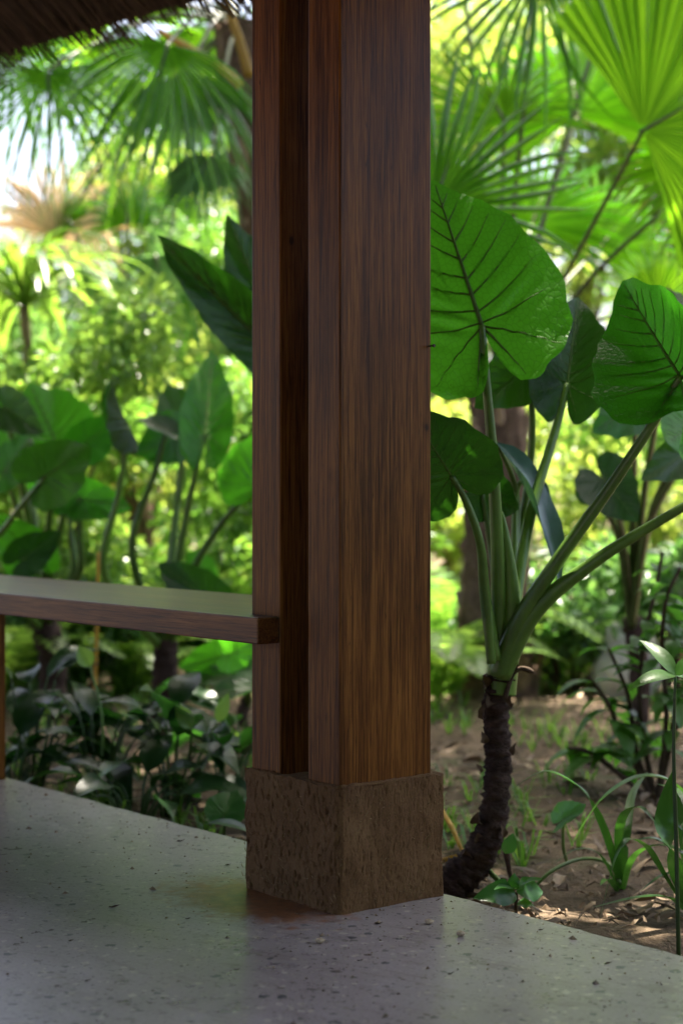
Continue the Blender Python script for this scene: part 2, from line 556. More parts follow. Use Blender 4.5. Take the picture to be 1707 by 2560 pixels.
M['iron'] = plain_mat('rusty_iron', (0.02, 0.012, 0.009), (0.06, 0.03, 0.02), (200, 200, 200), 0.6)

# ------------------------------------------------------------------ setting: soil and floor
def make_ground():
    n = 190
    t = np.linspace(-1, 1, n)
    w = np.sign(t) * np.abs(t) ** 5 * 380 + t * 9
    rows = []
    for yy in w:
        row = []
        for xx in w:
            x, y = xx, yy + 5.5
            r = math.hypot(x, y - 5)
            amp = 1.0 if r < 14 else max(0.0, 1 - (r - 14) / 20)
            h = amp * (0.035 * nz(x * 1.1, y * 1.1) + 0.026 * nz(x * 4, y * 4, 3) + 0.014 * nz(x * 13, y * 13, 7))
            row.append((x, y, GZ + h))
        rows.append(row)
    mb = MB()
    mb.quadgrid(rows)
    return tag(mb.build('ground', M['soil']), kind='structure')


make_ground()


def make_floor():
    mb = MB()
    rows = []
    prof = [(-3.8, -0.30), (-3.8, 0.0), (-2.0, 0.0), (-0.5, 0.0), (0.0, 0.0), (0.18, 0.0), ('e', -0.012, 0.0), ('e', -0.003, -0.004), ('e', 0.002, -0.014), ('e', 0.0, -0.07), ('e', -0.01, -0.3)]
    ss = np.concatenate([np.linspace(-8, -1.6, 12)[:-1], np.arange(-1.6, 4.0, 0.02), np.linspace(4.0, 8, 10)])
    for s in ss:
        e = 0.262 + 0.010 * nz(s * 1.6, 3.3) + 0.007 * nz(s * 9, 8.1) + 0.004 * nz(s * 34, 1.1)
        row = []
        for p in prof:
            if p[0] == 'e':
                row.append(E(e + p[1] + (0.003 * nz(s * 30, p[2] * 60) if p[2] < -0.003 else 0), s, p[2]))
            else:
                row.append(E(p[0], s, p[1]))
        rows.append(row)
    mb.quadgrid(rows)
    return tag(mb.build('floor', M['floor'], smooth=False), kind='structure')


make_floor()

# ------------------------------------------------------------------ column, base, bench, roof
def make_base():
    t = thing('earthen_block', 'rough brown straw-and-mud block under the wooden column at the floor edge', 'plinth', E(0.13, 0.13, 0))
    u0, u1, s0, s1, h = -0.006, 0.249, -0.006, 0.285, 0.2235
    mb = MB()
    K = 110

    def disp(u, s, z):
        p = E(u, s, z)
        cu, cs, cz = (u - 0.1215) / 0.1275, (s - 0.14) / 0.145, (z - 0.10) / 0.125
        d = Vector((0, 0, 0))
        a = 0.0075 * nz(p.x * 13, p.y * 13, p.z * 13) + 0.0022 * nz(p.x * 60, p.y * 60, p.z * 26)
        pit = nz(p.x * 170 + 9, p.y * 170, p.z * 75)
        left = cu < -0.97
        a -= (0.009 if left else 0.0035) * max(0.0, pit - 0.15)
        # worn edges
        k = sum(1 for c in (cu, cs, cz) if abs(c) > 0.9)
        if abs(cu) > 0.985: d += U * (a * (1 if cu > 0 else -1))
        if abs(cs) > 0.985: d += V * (a * (1 if cs > 0 else -1))
        if cz > 0.93: d += Z * (0.0045 * nz(p.x * 40, p.y * 40, 5) + 0.003 * nz(p.x * 12, p.y * 12, 2))
        e = max(0.0, abs(cu) - 0.94) * max(0.0, abs(cs) - 0.94) / 0.0036
        d -= (U * (0.004 * e * (1 if cu > 0 else -1)) + V * (0.004 * e * (1 if cs > 0 else -1)))
        d -= U * (0.004 * (1 - z / h) * (1 if cu > 0.9 else 0)) + V * (0.006 * (1 - z / h) * (1 if cs > 0.9 else 0))
        return p + d

    lin = lambda a, b: [a + (b - a) * i / K for i in range(K + 1)]
    for face in range(5):
        rows = []
        for i in range(K + 1):
            row = []
            for j in range(K + 1):
                f, g = i / K, j / K
                if face == 0: q = (u0, s0 + (s1 - s0) * g, h * f)
                elif face == 1: q = (u0 + (u1 - u0) * g, s0, h * f)
                elif face == 2: q = (u1, s0 + (s1 - s0) * g, h * f)
                elif face == 3: q = (u0 + (u1 - u0) * g, s1, h * f)
                else: q = (u0 + (u1 - u0) * g, s0 + (s1 - s0) * f, h)
                row.append(disp(*q))
            rows.append(row)
        mb.quadgrid(rows)
    blk = mb.build('block', M['adobe'], t, smooth=False)
    sb = MB()
    for i in range(420):
        z = random.uniform(0.01, h - 0.01)
        if random.random() < 0.5: c, n, a = E(u0 - 0.001, random.uniform(s0, s1), z), -U, V
        else: c, n, a = E(random.uniform(u0, u1), s0 - 0.001, z), -V, U
        an = random.gauss(math.pi / 2, 0.6)
        dr = a * math.cos(an) + Z * math.sin(an)
        sd_ = n.cross(dr)
        L, w = random.uniform(0.003, 0.011), random.uniform(0.0004, 0.0009)
        p0, p1 = c - dr * L / 2 - n * 0.002, c + dr * L / 2 + n * random.uniform(-0.001, 0.0015)
        sb.raw([p0 - sd_ * w, p0 + sd_ * w, p1 + sd_ * w * 0.6, p1 - sd_ * w * 0.6, (p0 + p1) / 2 + n * 0.0012],
               [(0, 1, 4), (1, 2, 4), (2, 3, 4), (3, 0, 4)])
    tag(sb.build('straw_fibre', M['straw'], t, smooth=False), kind='stuff')


make_base()


def make_column():
    t = thing('wooden_column', 'tall dark hardwood column of two parallel planks with a shadowed gap between', 'column', E(0.13, 0.13, 0.2235))
    for s0, s1 in ((0.0, 0.0915), (0.1735, 0.2625)):
        mb = MB()
        mb.prism([E(0.0, s0, 0), E(0.2157, s0, 0), E(0.2157, s1, 0), E(0.0, s1, 0)], 0.2205, 2.47)
        pl = bevel(mb.build('plank', M['post'], t, smooth=False), 0.0035, 3)
        if s0 == 0.0:
            nb = MB()
            c = E(0.2095, -0.004, 0.75 + (1220 - 870) * 3.27 / FPX)
            nb.tube([c + V * 0.01, c - V * 0.006, c - V * 0.011], [0.0016, 0.0016, 0.0012], 7, 1)
            nb.tube([c - V * 0.0095, c - V * 0.0115], [0.0032, 0.003], 8, 1)
            nb.build('nail', M['iron'], pl, smooth=False)
    # mortar fillet where the planks meet the block
    mb = MB()
    for a, b in (((-0.001, -0.001), (0.2175, -0.001)), ((-0.001, 0.0925), (-0.001, -0.001)), ((-0.001, 0.264), (-0.001, 0.1725))):
        pts = []
        for i in range(25):
            f = i / 24
            p = E(a[0] + (b[0] - a[0]) * f, a[1] + (b[1] - a[1]) * f, 0.2225)
            pts.append(p)
        mb.tube(pts, [0.004 + 0.0035 * abs(nz(p.x * 60, p.y * 60, 1)) for p in pts], 6, 1, wob=0.6)
    mb.build('mortar_fillet', M['adobe'], t)


make_column()


def make_bench():
    t = thing('wooden_bench', 'long brown wooden bench seat notched around the column, with leg at left', 'bench', E(0.15, 1.6, 0))
    B = lambda u, s: E(u, s, 0)
    mb = MB()
    mb.prism([B(-0.051, 0.174), B(-0.0015, 0.174), B(-0.0015, 0.2645), B(0.355, 0.2645), B(0.355, 3.3), B(-0.051, 3.3)][::-1], 0.4655, 0.514)
    bevel(mb.build('seat', M['bench'], t, smooth=False), 0.003, 3)
    for s in (1.655, 3.1):
        mb = MB()
        mb.prism([B(0.03, s), B(0.235, s), B(0.235, s + 0.07), B(0.03, s + 0.07)], 0.0, 0.4650)
        bevel(mb.build('leg', M['post'], t, smooth=False), 0.003, 2)


make_bench()


def make_roof():
    SL, EU, EZ = 0.70, 0.80, 2.09
    t = thing('thatched_roof', 'dark thatched roof eave overhanging at the top left', 'roof', E(-2.6, 1.0, EZ))
    zf = lambda u, s=2.0: EZ + (EU - u) * SL + 0.062 * (min(max(s, -2), 5) - 2.2)
    RU = -1.75
    prof = [(EU - 0.02, zf(EU - 0.02) + 0.03), (RU, zf(RU) + 0.02), (2 * RU - EU, EZ), (2 * RU - EU - 0.1, EZ + 0.2), (RU, zf(RU) + 0.34), (EU - 0.02, zf(EU) + 0.30)]
    mb = MB()
    rows = [[E(u, s, z + 0.062 * (min(max(s, -2), 5) - 2.2)) for u, z in prof] for s in (-8.0, -2.0, 5.0, 8.0)]
    b = mb.quadgrid(rows, close=True)
    mb.f.append(tuple(b + i for i in range(6)))
    mb.f.append(tuple(b + 18 + i for i in reversed(range(6))))
    mb.build('thatch_core', M['thatch_core'], t, smooth=False)
    # reeds hanging down the slope, seen from below
    n = 9000
    s = rng.uniform(-1.5, 5.5, n)
    u_end = EU + 0.03 - rng.random(n) ** 1.3 * 1.9
    edge = rng.random(n) < 0.30
    u_end = np.where(edge, EU + 0.03 - rng.random(n) * 0.12, u_end) + 0.03 * np.sin(s * 2.3) + 0.02 * np.sin(s * 7.1)
    L = rng.uniform(0.35, 0.7, n)
    sk = rng.normal(0, 0.05, n)
    low = rng.uniform(-0.035, 0.025, n)
    w = rng.uniform(0.003, 0.007, n)
    dro = rng.uniform(0.0, 0.03, n) * np.where(edge, 1.0, 0.3)
    v, f = [], []
    for i in range(n):
        p0 = E(u_end[i] - L[i], s[i], zf(u_end[i] - L[i], s[i]) + low[i] + 0.03)
        p1 = E(u_end[i] - 0.12, s[i] + sk[i] * 0.7, zf(u_end[i] - 0.12, s[i]) + low[i])
        p2 = E(u_end[i], s[i] + sk[i], zf(u_end[i], s[i]) + low[i] - dro[i])
        b = len(v)
        for p, q in ((p0, 1.0), (p1, 1.0), (p2, 0.4)):
            v += [p - V * w[i] * q, p - Z * w[i] * 1.3 * q, p + V * w[i] * q]
        for r in (0, 3):
            f += [(b + r, b + r + 1, b + r + 4, b + r + 3), (b + r + 1, b + r + 2, b + r + 5, b + r + 4), (b + r + 2, b + r, b + r + 3, b + r + 5)]
        f.append((b + 6, b + 7, b + 8))
    mb = MB(); mb.raw(v, f)
    tag(mb.build('reed', M['thatch'], t, smooth=False), kind='stuff')
    mb = MB()
    mb.prism([E(0.05, -7.8, 0), E(0.21, -7.8, 0), E(0.21, 7.8, 0), E(0.05, 7.8, 0)], 2.472, 2.56)
    bevel(mb.build('beam', M['post'], t, smooth=False), 0.004)


make_roof()

# ------------------------------------------------------------------ leaf builders
OUT = [(0, 1.0), (7, 0.93), (15, 0.855), (26, 0.78), (40, 0.715), (58, 0.665), (78, 0.635), (98, 0.61), (118, 0.585), (136, 0.56), (150, 0.52), (161, 0.44), (170, 0.28), (176, 0.12), (180, 0.05)]
OA = np.radians([a for a, r in OUT]); OR = np.array([r for a, r in OUT])


def ear_leaf(parent, att, tip, width, face=None, cup=0.25, droop=0.10, wave=0.025, mat='ear', lobe=1.0, seed=0, veins=True,
             petiole=None, prad=(0.018, 0.008), pmat='petiole', mid=True, label=None):
    """an elephant-ear blade: att = where stalk and blade meet, tip = point of the blade, face = side that looks at the viewer"""
    rs = random.Random(seed)
    L = (tip - att).length
    T = (tip - att) / L
    if face is None: face = Vector((0, 0, CH)) - att
    S = T.cross(face).normalized()
    N = S.cross(T).normalized()
    ws = width / (1.27 * L)
    ph, ph2 = rs.uniform(0, 6), rs.uniform(0, 6)

    def rad(th):
        r = float(np.interp(abs(th), OA, OR))
        if abs(th) > 1.75: r *= 1 + (lobe - 1) * min(1, (abs(th) - 1.75) / 0.6)
        return r * (1 + 0.018 * math.sin(9 * th + ph) + 0.012 * math.sin(17 * th + ph2))

    def surf(x, y):
        """x across (before width scale), y along; in leaf lengths"""
        h = cup * (abs(x) ** 1.6) - droop * (max(0, y) ** 2) - 0.5 * droop * max(0, -y) ** 1.5
        rr = math.hypot(x, y)
        th = math.atan2(x, y)
        h += wave * (rr / 0.65) ** 2.5 * (math.sin(5 * th + ph) * 0.6 + math.sin(11 * th + ph2) * 0.5)
        ax = abs(x)
        h += 0.013 * math.cos((y - 0.55 * ax) * 2 * math.pi / 0.125) * min(1, ax * 6)
        return att + T * (y * L) + S * (x * ws * L) + N * (h * L)

    mb = MB()
    na, fr = 72, [0.0, 0.08, 0.17, 0.27, 0.38, 0.5, 0.62, 0.74, 0.85, 0.94, 1.0]
    ths = []
    for i in range(na + 1):
        ths.append(-math.pi + 2 * math.pi * i / na)
    rows, uvs = [], []
    for f in fr:
        row, uv = [], []
        for th in ths:
            r = rad(th) * f
            x, y = r * math.sin(th), r * math.cos(th)
            row.append(surf(x, y)); uv.append((x, y))
        rows.append(row); uvs.append(uv)
    mb.quadgrid(rows, uvs=uvs)
    o = mb.build('leaf', M[mat], parent)
    if label: o['label'] = label
    if veins:
        vb = MB()

        def vein(path, r0, r1):
            pts = [surf(x, y) for x, y in path]
            k = len(pts)
            vb.tube(pts, [r0 + (r1 - r0) * i / (k - 1) for i in range(k)], 5, 1, caps=False)
        if mid: vein([(0, 0.96 * i / 14) for i in range(15)], 0.014 * L, 0.003 * L)
        starts = [(0.02, 86), (0.10, 76), (0.20, 68), (0.31, 61), (0.43, 55), (0.56, 49), (0.69, 43), (0.81, 37)]
        for sg in (-1, 1):
            for y0, a0 in starts + [(0.0, 112), (-0.001, 150)]:
                y0 += rs.uniform(-0.015, 0.015) if y0 > 0.03 else 0
                a = R(a0 + rs.uniform(-3, 3))
                x, y, st = 0.0, y0, 0.035
                path = [(0.0, y0)]
                for q in range(24):
                    a -= R(0.9) if a0 < 100 else R(-0.6)
                    x += st * math.sin(a); y += st * math.cos(a)
                    rr, th = math.hypot(x, y), math.atan2(x, y)
                    if rr > 0.95 * rad(th): break
                    path.append((sg * x, y))
                if len(path) > 2: vein(path, 0.0065 * L if a0 < 140 else 0.009 * L, 0.0016 * L)
        tag(vb.build('vein', M['vein'], o), kind='stuff')
    if petiole:
        pb = MB()
        k = len(petiole)
        rr = prad if len(prad) == k else [prad[0] + (prad[1] - prad[0]) * i / (k - 1) for i in range(k)]
        pb.tube(petiole, rr, 10, 6)
        pb.build('petiole', M[pmat], o)
    return o


def fan_leaf(parent, hub, tip, face=None, spread=115, n=34, join=0.5, mat='fan', droop=0.15, cone=0.12, petiole=None, prad=(0.012, 0.007),
             seed=0, pmat='fan_stalk', limp=0.0, thin=0.86):
    """a pleated fan-palm blade: hub = where the stalk ends, tip = end of the middle segment"""
    rs = random.Random(seed)
    L = (tip - hub).length
    T = (tip - hub) / L
    if face is None: face = Vector((0, 0, CH)) - hub
    S = T.cross(face).normalized()
    N = S.cross(T).normalized()
    da = 2 * R(spread) / n
    mb = MB()
    wr = max(join, 0.48)
    rads = [0.03, join * 0.5, join, join + (1 - join) * 0.12, join + (1 - join) * 0.3, join + (1 - join) * 0.6, join + (1 - join) * 0.85, 1.0]
    for i in range(n):
        a = -R(spread) + da * (i + 0.5)
        sl = (1 - 0.22 * abs(a / R(spread)) ** 2) * rs.uniform(0.93, 1.04)
        jn = rs.uniform(-0.12, 0.12) * join * 1.4
        bend = rs.gauss(0, 0.05)
        dr = droop * rs.uniform(0.6, 1.5) + limp * rs.random()
        rows = []
        for q, r in enumerate(rads):
            rr = r * sl
            hw = math.tan(da / 2) * min(r, wr)
            if r > join: hw *= 1 - (1 - thin) * min(1, (r - join + jn) / 0.12)
            if r > wr: hw *= max(0.02, 1 - ((r - wr) / (1 - wr)) ** 1.4)
            aa = a + bend * max(0, r - join) ** 2 * 4
            c = T * math.cos(aa) + S * math.sin(aa)
            p = S * math.cos(aa) - T * math.sin(aa)
            lift = -cone * r * r * (0.3 + abs(a) ** 1.5 * 0.4)
            base = hub + c * (rr * L) + N * (lift * L) - Z * (dr * L * max(0, r - 0.35) ** 2 * 1.6)
            rows.append([base - p * (hw * L) - N * (0.75 * hw * L), base + N * (0.75 * hw * L), base + p * (hw * L) - N * (0.75 * hw * L)])
        mb.quadgrid(rows, uvs=[[(0.0, r), (0.5, r), (1.0, r)] for r in rads])
    o = mb.build('leaf', M[mat], parent, smooth=False)
    if petiole:
        pb = MB()
        k = len(petiole)
        pb.tube(petiole, [prad[0] + (prad[1] - prad[0]) * i / (k - 1) for i in range(k)], 8, 6)
        pb.tube([hub - T * 0.01, hub + T * (0.12 * L), hub + T * (0.3 * L) - N * (cone * 0.03 * L)], [prad[1] * 1.2, prad[1] * 0.8, 0.002], 6, 2)
        pb.build('petiole', M[pmat], o)
    return o


def strap_mb(pts, w, fold=0.25, sub=6, up=None, taper=(0.35, 0.55), twist=0.0):
    """a ribbon leaf along a path; w = full width at its widest"""
    pts, _ = smooth_path(pts, 1.0, sub)
    n = len(pts)
    rows = []
    upv = up if up is not None else Vector((0, 0, 1))
    for i in range(n):
        f = i / (n - 1)
        t = (pts[min(i + 1, n - 1)] - pts[max(i - 1, 0)]).normalized()
        sd_ = t.cross(upv)
        if sd_.length < 0.05: sd_ = t.cross(Vector((0.3, -1, 0.1)))
        sd_.normalize()
        if twist: sd_ = Matrix.Rotation(twist * f, 3, t) @ sd_
        nn = sd_.cross(t).normalized()
        a, b = taper
        if f < a: q = 0.35 + 0.65 * (f / a) ** 0.8
        elif f < b: q = 1.0
        else: q = max(0.02, 1 - ((f - b) / (1 - b)) ** 1.6)
        h = w * 0.5 * q
        rows.append([pts[i] - sd_ * h + nn * (h * fold), pts[i], pts[i] + sd_ * h + nn * (h * fold)])
    mb = MB()
    mb.quadgrid(rows)
    return mb


def lance_mb(base, tip, w, up, sag=0.12, ns=9, fold=0.22, wavy=0.0, ph=0.0):
    """a pointed oval leaf blade"""
    mb = MB()
    L = (tip - base).length
    T = (tip - base) / L
    S = T.cross(up).normalized()
    N = S.cross(T).normalized()
    rows = []
    for i in range(ns + 1):
        f = i / ns
        q = max(0.015, math.sin(math.pi * min(1, f ** 0.8)) ** 0.8 * (1 - 0.15 * f))
        h = 0.5 * w * q
        c = base + T * (f * L) + N * (L * (sag * 4 * f * (1 - f) * 0.5 - sag * f * f))
        wv = wavy * h * math.sin(9 * f + ph)
        rows.append([c - S * h + N * (fold * h + wv), c - S * (h * 0.5) + N * (fold * h * 0.3), c, c + S * (h * 0.5) + N * (fold * h * 0.3), c + S * h + N * (fold * h - wv)])
    mb.quadgrid(rows)
    return mb


def leaf_cloud(n, clumps, size, aspect=0.42, up=0.5, hang=0.0):
    """n small folded leaves spread over clumps [(centre, radius)...]; returns verts, faces"""
    cw = np.array([c[1] ** 2 for c in clumps]); cw = cw / cw.sum()
    ci = rng.choice(len(clumps), n, p=cw)
    cc = np.array([list(c[0]) for c in clumps])[ci]
    cr = np.array([c[1] for c in clumps])[ci][:, None]
    d = rng.normal(size=(n, 3)); d /= np.linalg.norm(d, axis=1)[:, None]
    rr = rng.random((n, 1)) ** 0.45
    pos = cc + d * rr * cr * np.array([1, 1, 0.75])
    t = d * 0.8 + rng.normal(size=(n, 3)) * 0.6
    t[:, 2] -= hang
    t /= np.linalg.norm(t, axis=1)[:, None]
    nn = rng.normal(size=(n, 3)) * 0.55
    nn[:, 2] += up
    nn += sdv * 0.25
    s = np.cross(t, nn); s /= np.linalg.norm(s, axis=1)[:, None] + 1e-9
    nn = np.cross(s, t)
    L = (size * rng.uniform(0.6, 1.35, n))[:, None]
    w = L * aspect * 0.5
    a = pos; b_ = pos + t * L * 0.35; c_ = pos + t * L * 0.72 - nn * L * 0.06; e = pos + t * L - nn * L * 0.16
    vs = np.stack([a, b_ - s * w + nn * w * 0.3, b_, b_ + s * w + nn * w * 0.3, c_ - s * w * 0.7 + nn * w * 0.2, c_ + s * w * 0.7 + nn * w * 0.2, e], 1).reshape(-1, 3)
    base = (np.arange(n) * 7)[:, None]
    faces = []
    for q in ((0, 2, 1), (0, 3, 2)):
        faces += (base + np.array(q)).tolist()
    for q in ((1, 2, 6, 4), (2, 3, 5, 6)):
        faces += (base + np.array(q)).tolist()
    return vs, faces


sdv = np.array(sd)


def bush(name, label, cat, foot, height, width, n, size, mat, group=None, clumps=14, low=0.12, bark='twig', aspect=0.42, stems=6, depth=None, hang=0.2, tree=False, seed=1):
    """a shrub or tree: branches and a crown of many small leaves with gaps"""
    rs = random.Random(seed)
    depth = depth or width * 0.8
    t = thing(name, label, cat, foot, group)
    cl = []
    for i in range(clumps):
        a = rs.uniform(0, 2 * math.pi); q = math.sqrt(rs.random())
        zf = low + (1 - low) * rs.random() ** 0.85
        taper = 1.0 if not tree else math.sin(math.pi * min(1, (zf - low) / (1 - low) * 0.8 + 0.15)) ** 0.6
        c = foot + Vector((math.cos(a) * q * width * 0.5 * taper, math.sin(a) * q * depth * 0.5 * taper, zf * height))
        cl.append((c, width * rs.uniform(0.10, 0.21)))
    v, f = leaf_cloud(n, cl, size, aspect, hang=hang)
    mb = MB(); mb.raw(v, f)
    tag(mb.build('crown', M[mat], t, smooth=False), kind='stuff')
    tb = MB()
    if tree:
        top = foot + Z * (height * (low + 0.35))
        r0 = 0.02 + 0.012 * height
        k1 = foot + Vector((rs.uniform(-.08, .08), 0, height * low * 0.6))
        tb.tube([foot - Z * 0.1, k1, top], [r0 * 1.3, r0, r0 * 0.55], 9, 5, wob=0.25, seed=seed)
        for c, r in cl[:10]:
            st = k1.lerp(top, rs.uniform(0.2, 0.95))
            tb.tube([st, st.lerp(c, 0.5) + Z * 0.08, c], [r0 * 0.4, r0 * 0.25, r0 * 0.1], 6, 4)
        tb.build('trunk', M[bark], t)
    else:
        for c, r in cl[:stems]:
            b = foot + Vector((rs.uniform(-.06, .06), rs.uniform(-.06, .06), -0.05))
            tb.tube([b, b.lerp(c, 0.5) + Vector((rs.uniform(-.05, .05), 0, 0.06)), c], [0.012, 0.009, 0.004], 6, 4)
        tb.build('stem', M[bark], t)
    return t


def ear_trunk(t, pts, rad, seed=0, mat='bark'):
    mb = MB()
    p2, r2 = smooth_path(pts, rad, 14)
    r3 = []
    acc = 0.0
    for i, r in enumerate(r2):
        if i: acc += (p2[i] - p2[i - 1]).length
        ring = (acc / 0.032 + 0.45 * nz(acc * 23, seed)) % 1.0
        r3.append(r * (0.93 + 0.14 * (1 - ring) + 0.10 * nz(i * 0.6, seed)))
    mb.tube(p2, r3, 20, 1, wob=0.42, seed=seed)
    return mb.build('trunk', M[mat], t)

# ------------------------------------------------------------------ the elephant ear beside the column
def pts(d, *xy):
    """photo pixels along a stalk -> points; d is one depth or a depth per point"""
    n = len(xy)
    ds = d if hasattr(d, '__len__') else [d] * n
    if len(ds) == 2 and n != 2: ds = [ds[0] + (ds[1] - ds[0]) * i / (n - 1) for i in range(n)]
    return [P(x, y, q) for (x, y), q in zip(xy, ds)]


def near_plant():
    D = 3.74
    t = thing('elephant_ear_plant', 'large elephant ear plant with curved ringed trunk right beside the column', 'plant', G(1110, 2240))
    ear_trunk(t, pts(D, (1085, 2290), (1120, 2222), (1190, 2150), (1228, 2060), (1243, 1950), (1243, 1850), (1240, 1760), (1252, 1690)),
              [0.046, 0.042, 0.036, 0.031, 0.0275, 0.0265, 0.028, 0.031], 3)
    # green sheath where the stalks meet
    mb = MB()
    mb.tube(pts(D, (1250, 1735), (1256, 1680), (1262, 1620), (1268, 1560)), [0.034, 0.033, 0.027, 0.014], 14, 6)
    mb.build('leaf_sheath', M['petiole'], t)
    ear_leaf(t, P(1205, 815, 3.66), P(1078, 432, 3.78), 0.385, cup=-0.10, droop=0.10, wave=0.02, lobe=0.86, seed=11,
             petiole=pts([3.72, 3.70, 3.68, 3.66, 3.65, 3.66], (1252, 1660), (1247, 1560), (1243, 1380), (1230, 1130), (1213, 930), (1205, 813)),
             prad=[0.0202, 0.0176, 0.0143, 0.0113, 0.0088, 0.0071])
    ear_leaf(t, P(1322, 915, 4.0), P(1192, 1015, 3.95), 0.155, cup=0.2, wave=0.03, mat='ear_dark', lobe=0.8, seed=12,
             petiole=pts([3.85, 4.05, 4.05, 4.0], (1270, 1600), (1300, 1350), (1330, 1100), (1322, 912)), prad=(0.012, 0.006))
    ear_leaf(t, P(1418, 960, 3.98), P(1446, 735, 4.05), 0.19, cup=0.75, wave=0.03, mat='ear_dark', lobe=1.0, seed=13,
             petiole=pts([3.74, 3.8, 3.88, 3.95, 3.98], (1275, 1620), (1295, 1450), (1330, 1270), (1388, 1075), (1418, 958)),
             prad=[0.0168, 0.0143, 0.0122, 0.0097, 0.0067])
    ear_leaf(t, P(1700, 940, 3.55), P(1545, 700, 3.66), 0.275, cup=0.85, wave=0.03, lobe=0.55, seed=14, droop=0.05,
             face=Vector((-0.62, -0.78, -0.1)),
             petiole=pts([3.70, 3.68, 3.65, 3.62, 3.58, 3.55], (1248, 1690), (1292, 1560), (1402, 1390), (1522, 1222), (1640, 1045), (1702, 938)),
             prad=[0.0235, 0.0181, 0.0147, 0.0122, 0.0097, 0.0071])
    ear_leaf(t, P(1905, 1130, 3.60), P(2200, 930, 3.7), 0.36, cup=-0.1, seed=15,
             petiole=pts([3.70, 3.68, 3.64, 3.62, 3.6, 3.6], (1250, 1690), (1335, 1530), (1480, 1408), (1622, 1318), (1760, 1235), (1907, 1128)),
             prad=[0.0235, 0.0197, 0.0139, 0.0113, 0.0088, 0.0067])
    ear_leaf(t, P(1128, 1190, 3.60), P(1030, 1035, 3.5), 0.225, cup=0.18, lobe=1.05, seed=16, mat='ear_dark', face=Vector((0.1, -1, -0.35)),
             petiole=pts([3.68, 3.66, 3.64, 3.62, 3.60], (1236, 1650), (1212, 1490), (1200, 1360), (1165, 1255), (1128, 1190)),
             prad=[0.0151, 0.0118, 0.0092, 0.0076, 0.0059])
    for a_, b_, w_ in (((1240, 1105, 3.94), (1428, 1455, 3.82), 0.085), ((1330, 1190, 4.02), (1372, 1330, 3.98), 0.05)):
        lo = lance_mb(P(*a_), P(*b_), w_, Vector((0.55, -0.55, 0.75)), sag=0.10, ns=14, fold=0.75, wavy=0.25, ph=1.0).build('leaf', M['ear_sky_sheen'], t)
        lo['label'] = 'narrow leaf hanging down, sky reflection painted in as blue'
        mb = MB(); mb.tube([P(1262, 1640, 3.80), P(1285, 1420, 4.0), P(1290, 1230, 4.05), P(*a_)], [0.011, 0.009, 0.007, 0.004], 8, 6)
        mb.build('petiole', M['petiole'], lo)
    ear_leaf(t, P(1205, 1235, 3.86), P(1300, 1275, 3.9), 0.12, cup=0.2, seed=18, mat='ear_dark', lobe=0.9,
             petiole=pts([3.78, 3.86, 3.86], (1255, 1620), (1230, 1400), (1205, 1233)), prad=(0.010, 0.005))
    # new rolled leaf and split sheath edges
    mb = MB()
    mb.tube(pts(3.69, (1275, 1660), (1282, 1560), (1276, 1440), (1262, 1330), (1254, 1280)), [0.018, 0.020, 0.015, 0.008, 0.002], 10, 6, flat=0.6)
    mb.build('rolled_leaf', M['petiole'], t)
    mb = MB()
    mb.tube(pts(3.66, (1228, 1660), (1222, 1560), (1216, 1470), (1212, 1410)), [0.010, 0.011, 0.007, 0.0015], 8, 6, flat=0.6)
    mb.build('rolled_leaf', M['petiole'], t)
    # dry scraps of old sheaths
    rs = random.Random(5)
    for x, y, dx, dy, w in ((1290, 1672, 45, -18, .014), (1205, 1720, -12, -28, .03), (1215, 1745, -16, 20, .03), (1278, 1735, 8, 30, .02), (1282, 1768, 22, 6, .012), (1196, 1800, -10, 28, .02),
                            (1186, 2060, -22, -18, .03), (1192, 2100, -28, 10, .03), (1188, 1935, -14, 18, .016), (1262, 2100, 12, 26, .02), (1160, 2140, -26, 6, .03), (1290, 1890, 10, 24, .014), (1198, 1860, -10, 22, .02)):
        x += 12 if x < 1240 else -8
        b = P(x, y, D - 0.018)
        tip = P(x + dx * 0.35, y + (dy if y < 1760 else -abs(dy) * 1.3), D - 0.026 - rs.uniform(0, 0.015))
        lance_mb(b, tip, w, Vector((rs.uniform(-1, 1), -1, rs.uniform(-.3, .6))), sag=0.25, ns=5, fold=0.5, wavy=0.4, ph=rs.uniform(0, 6)).build('dry_sheath', M['debris'], t)
    # hooked dead stalk
    mb = MB()
    mb.tube(pts(3.70, (1262, 1745), (1280, 1690), (1300, 1672), (1322, 1676), (1334, 1682)), [0.006, 0.0045, 0.005, 0.006, 0.002], 6, 5, flat=0.6)
    mb.build('dead_stalk', M['twig'], t)
    # thin root hanging on the trunk
    mb = MB()
    mb.tube(pts(3.68, (1262, 2105), (1268, 2150), (1275, 2190), (1284, 2225), (1276, 2262)), [0.008, 0.006, 0.004, 0.003, 0.003], 6, 5)
    mb.build('root', M['bark'], t)


near_plant()


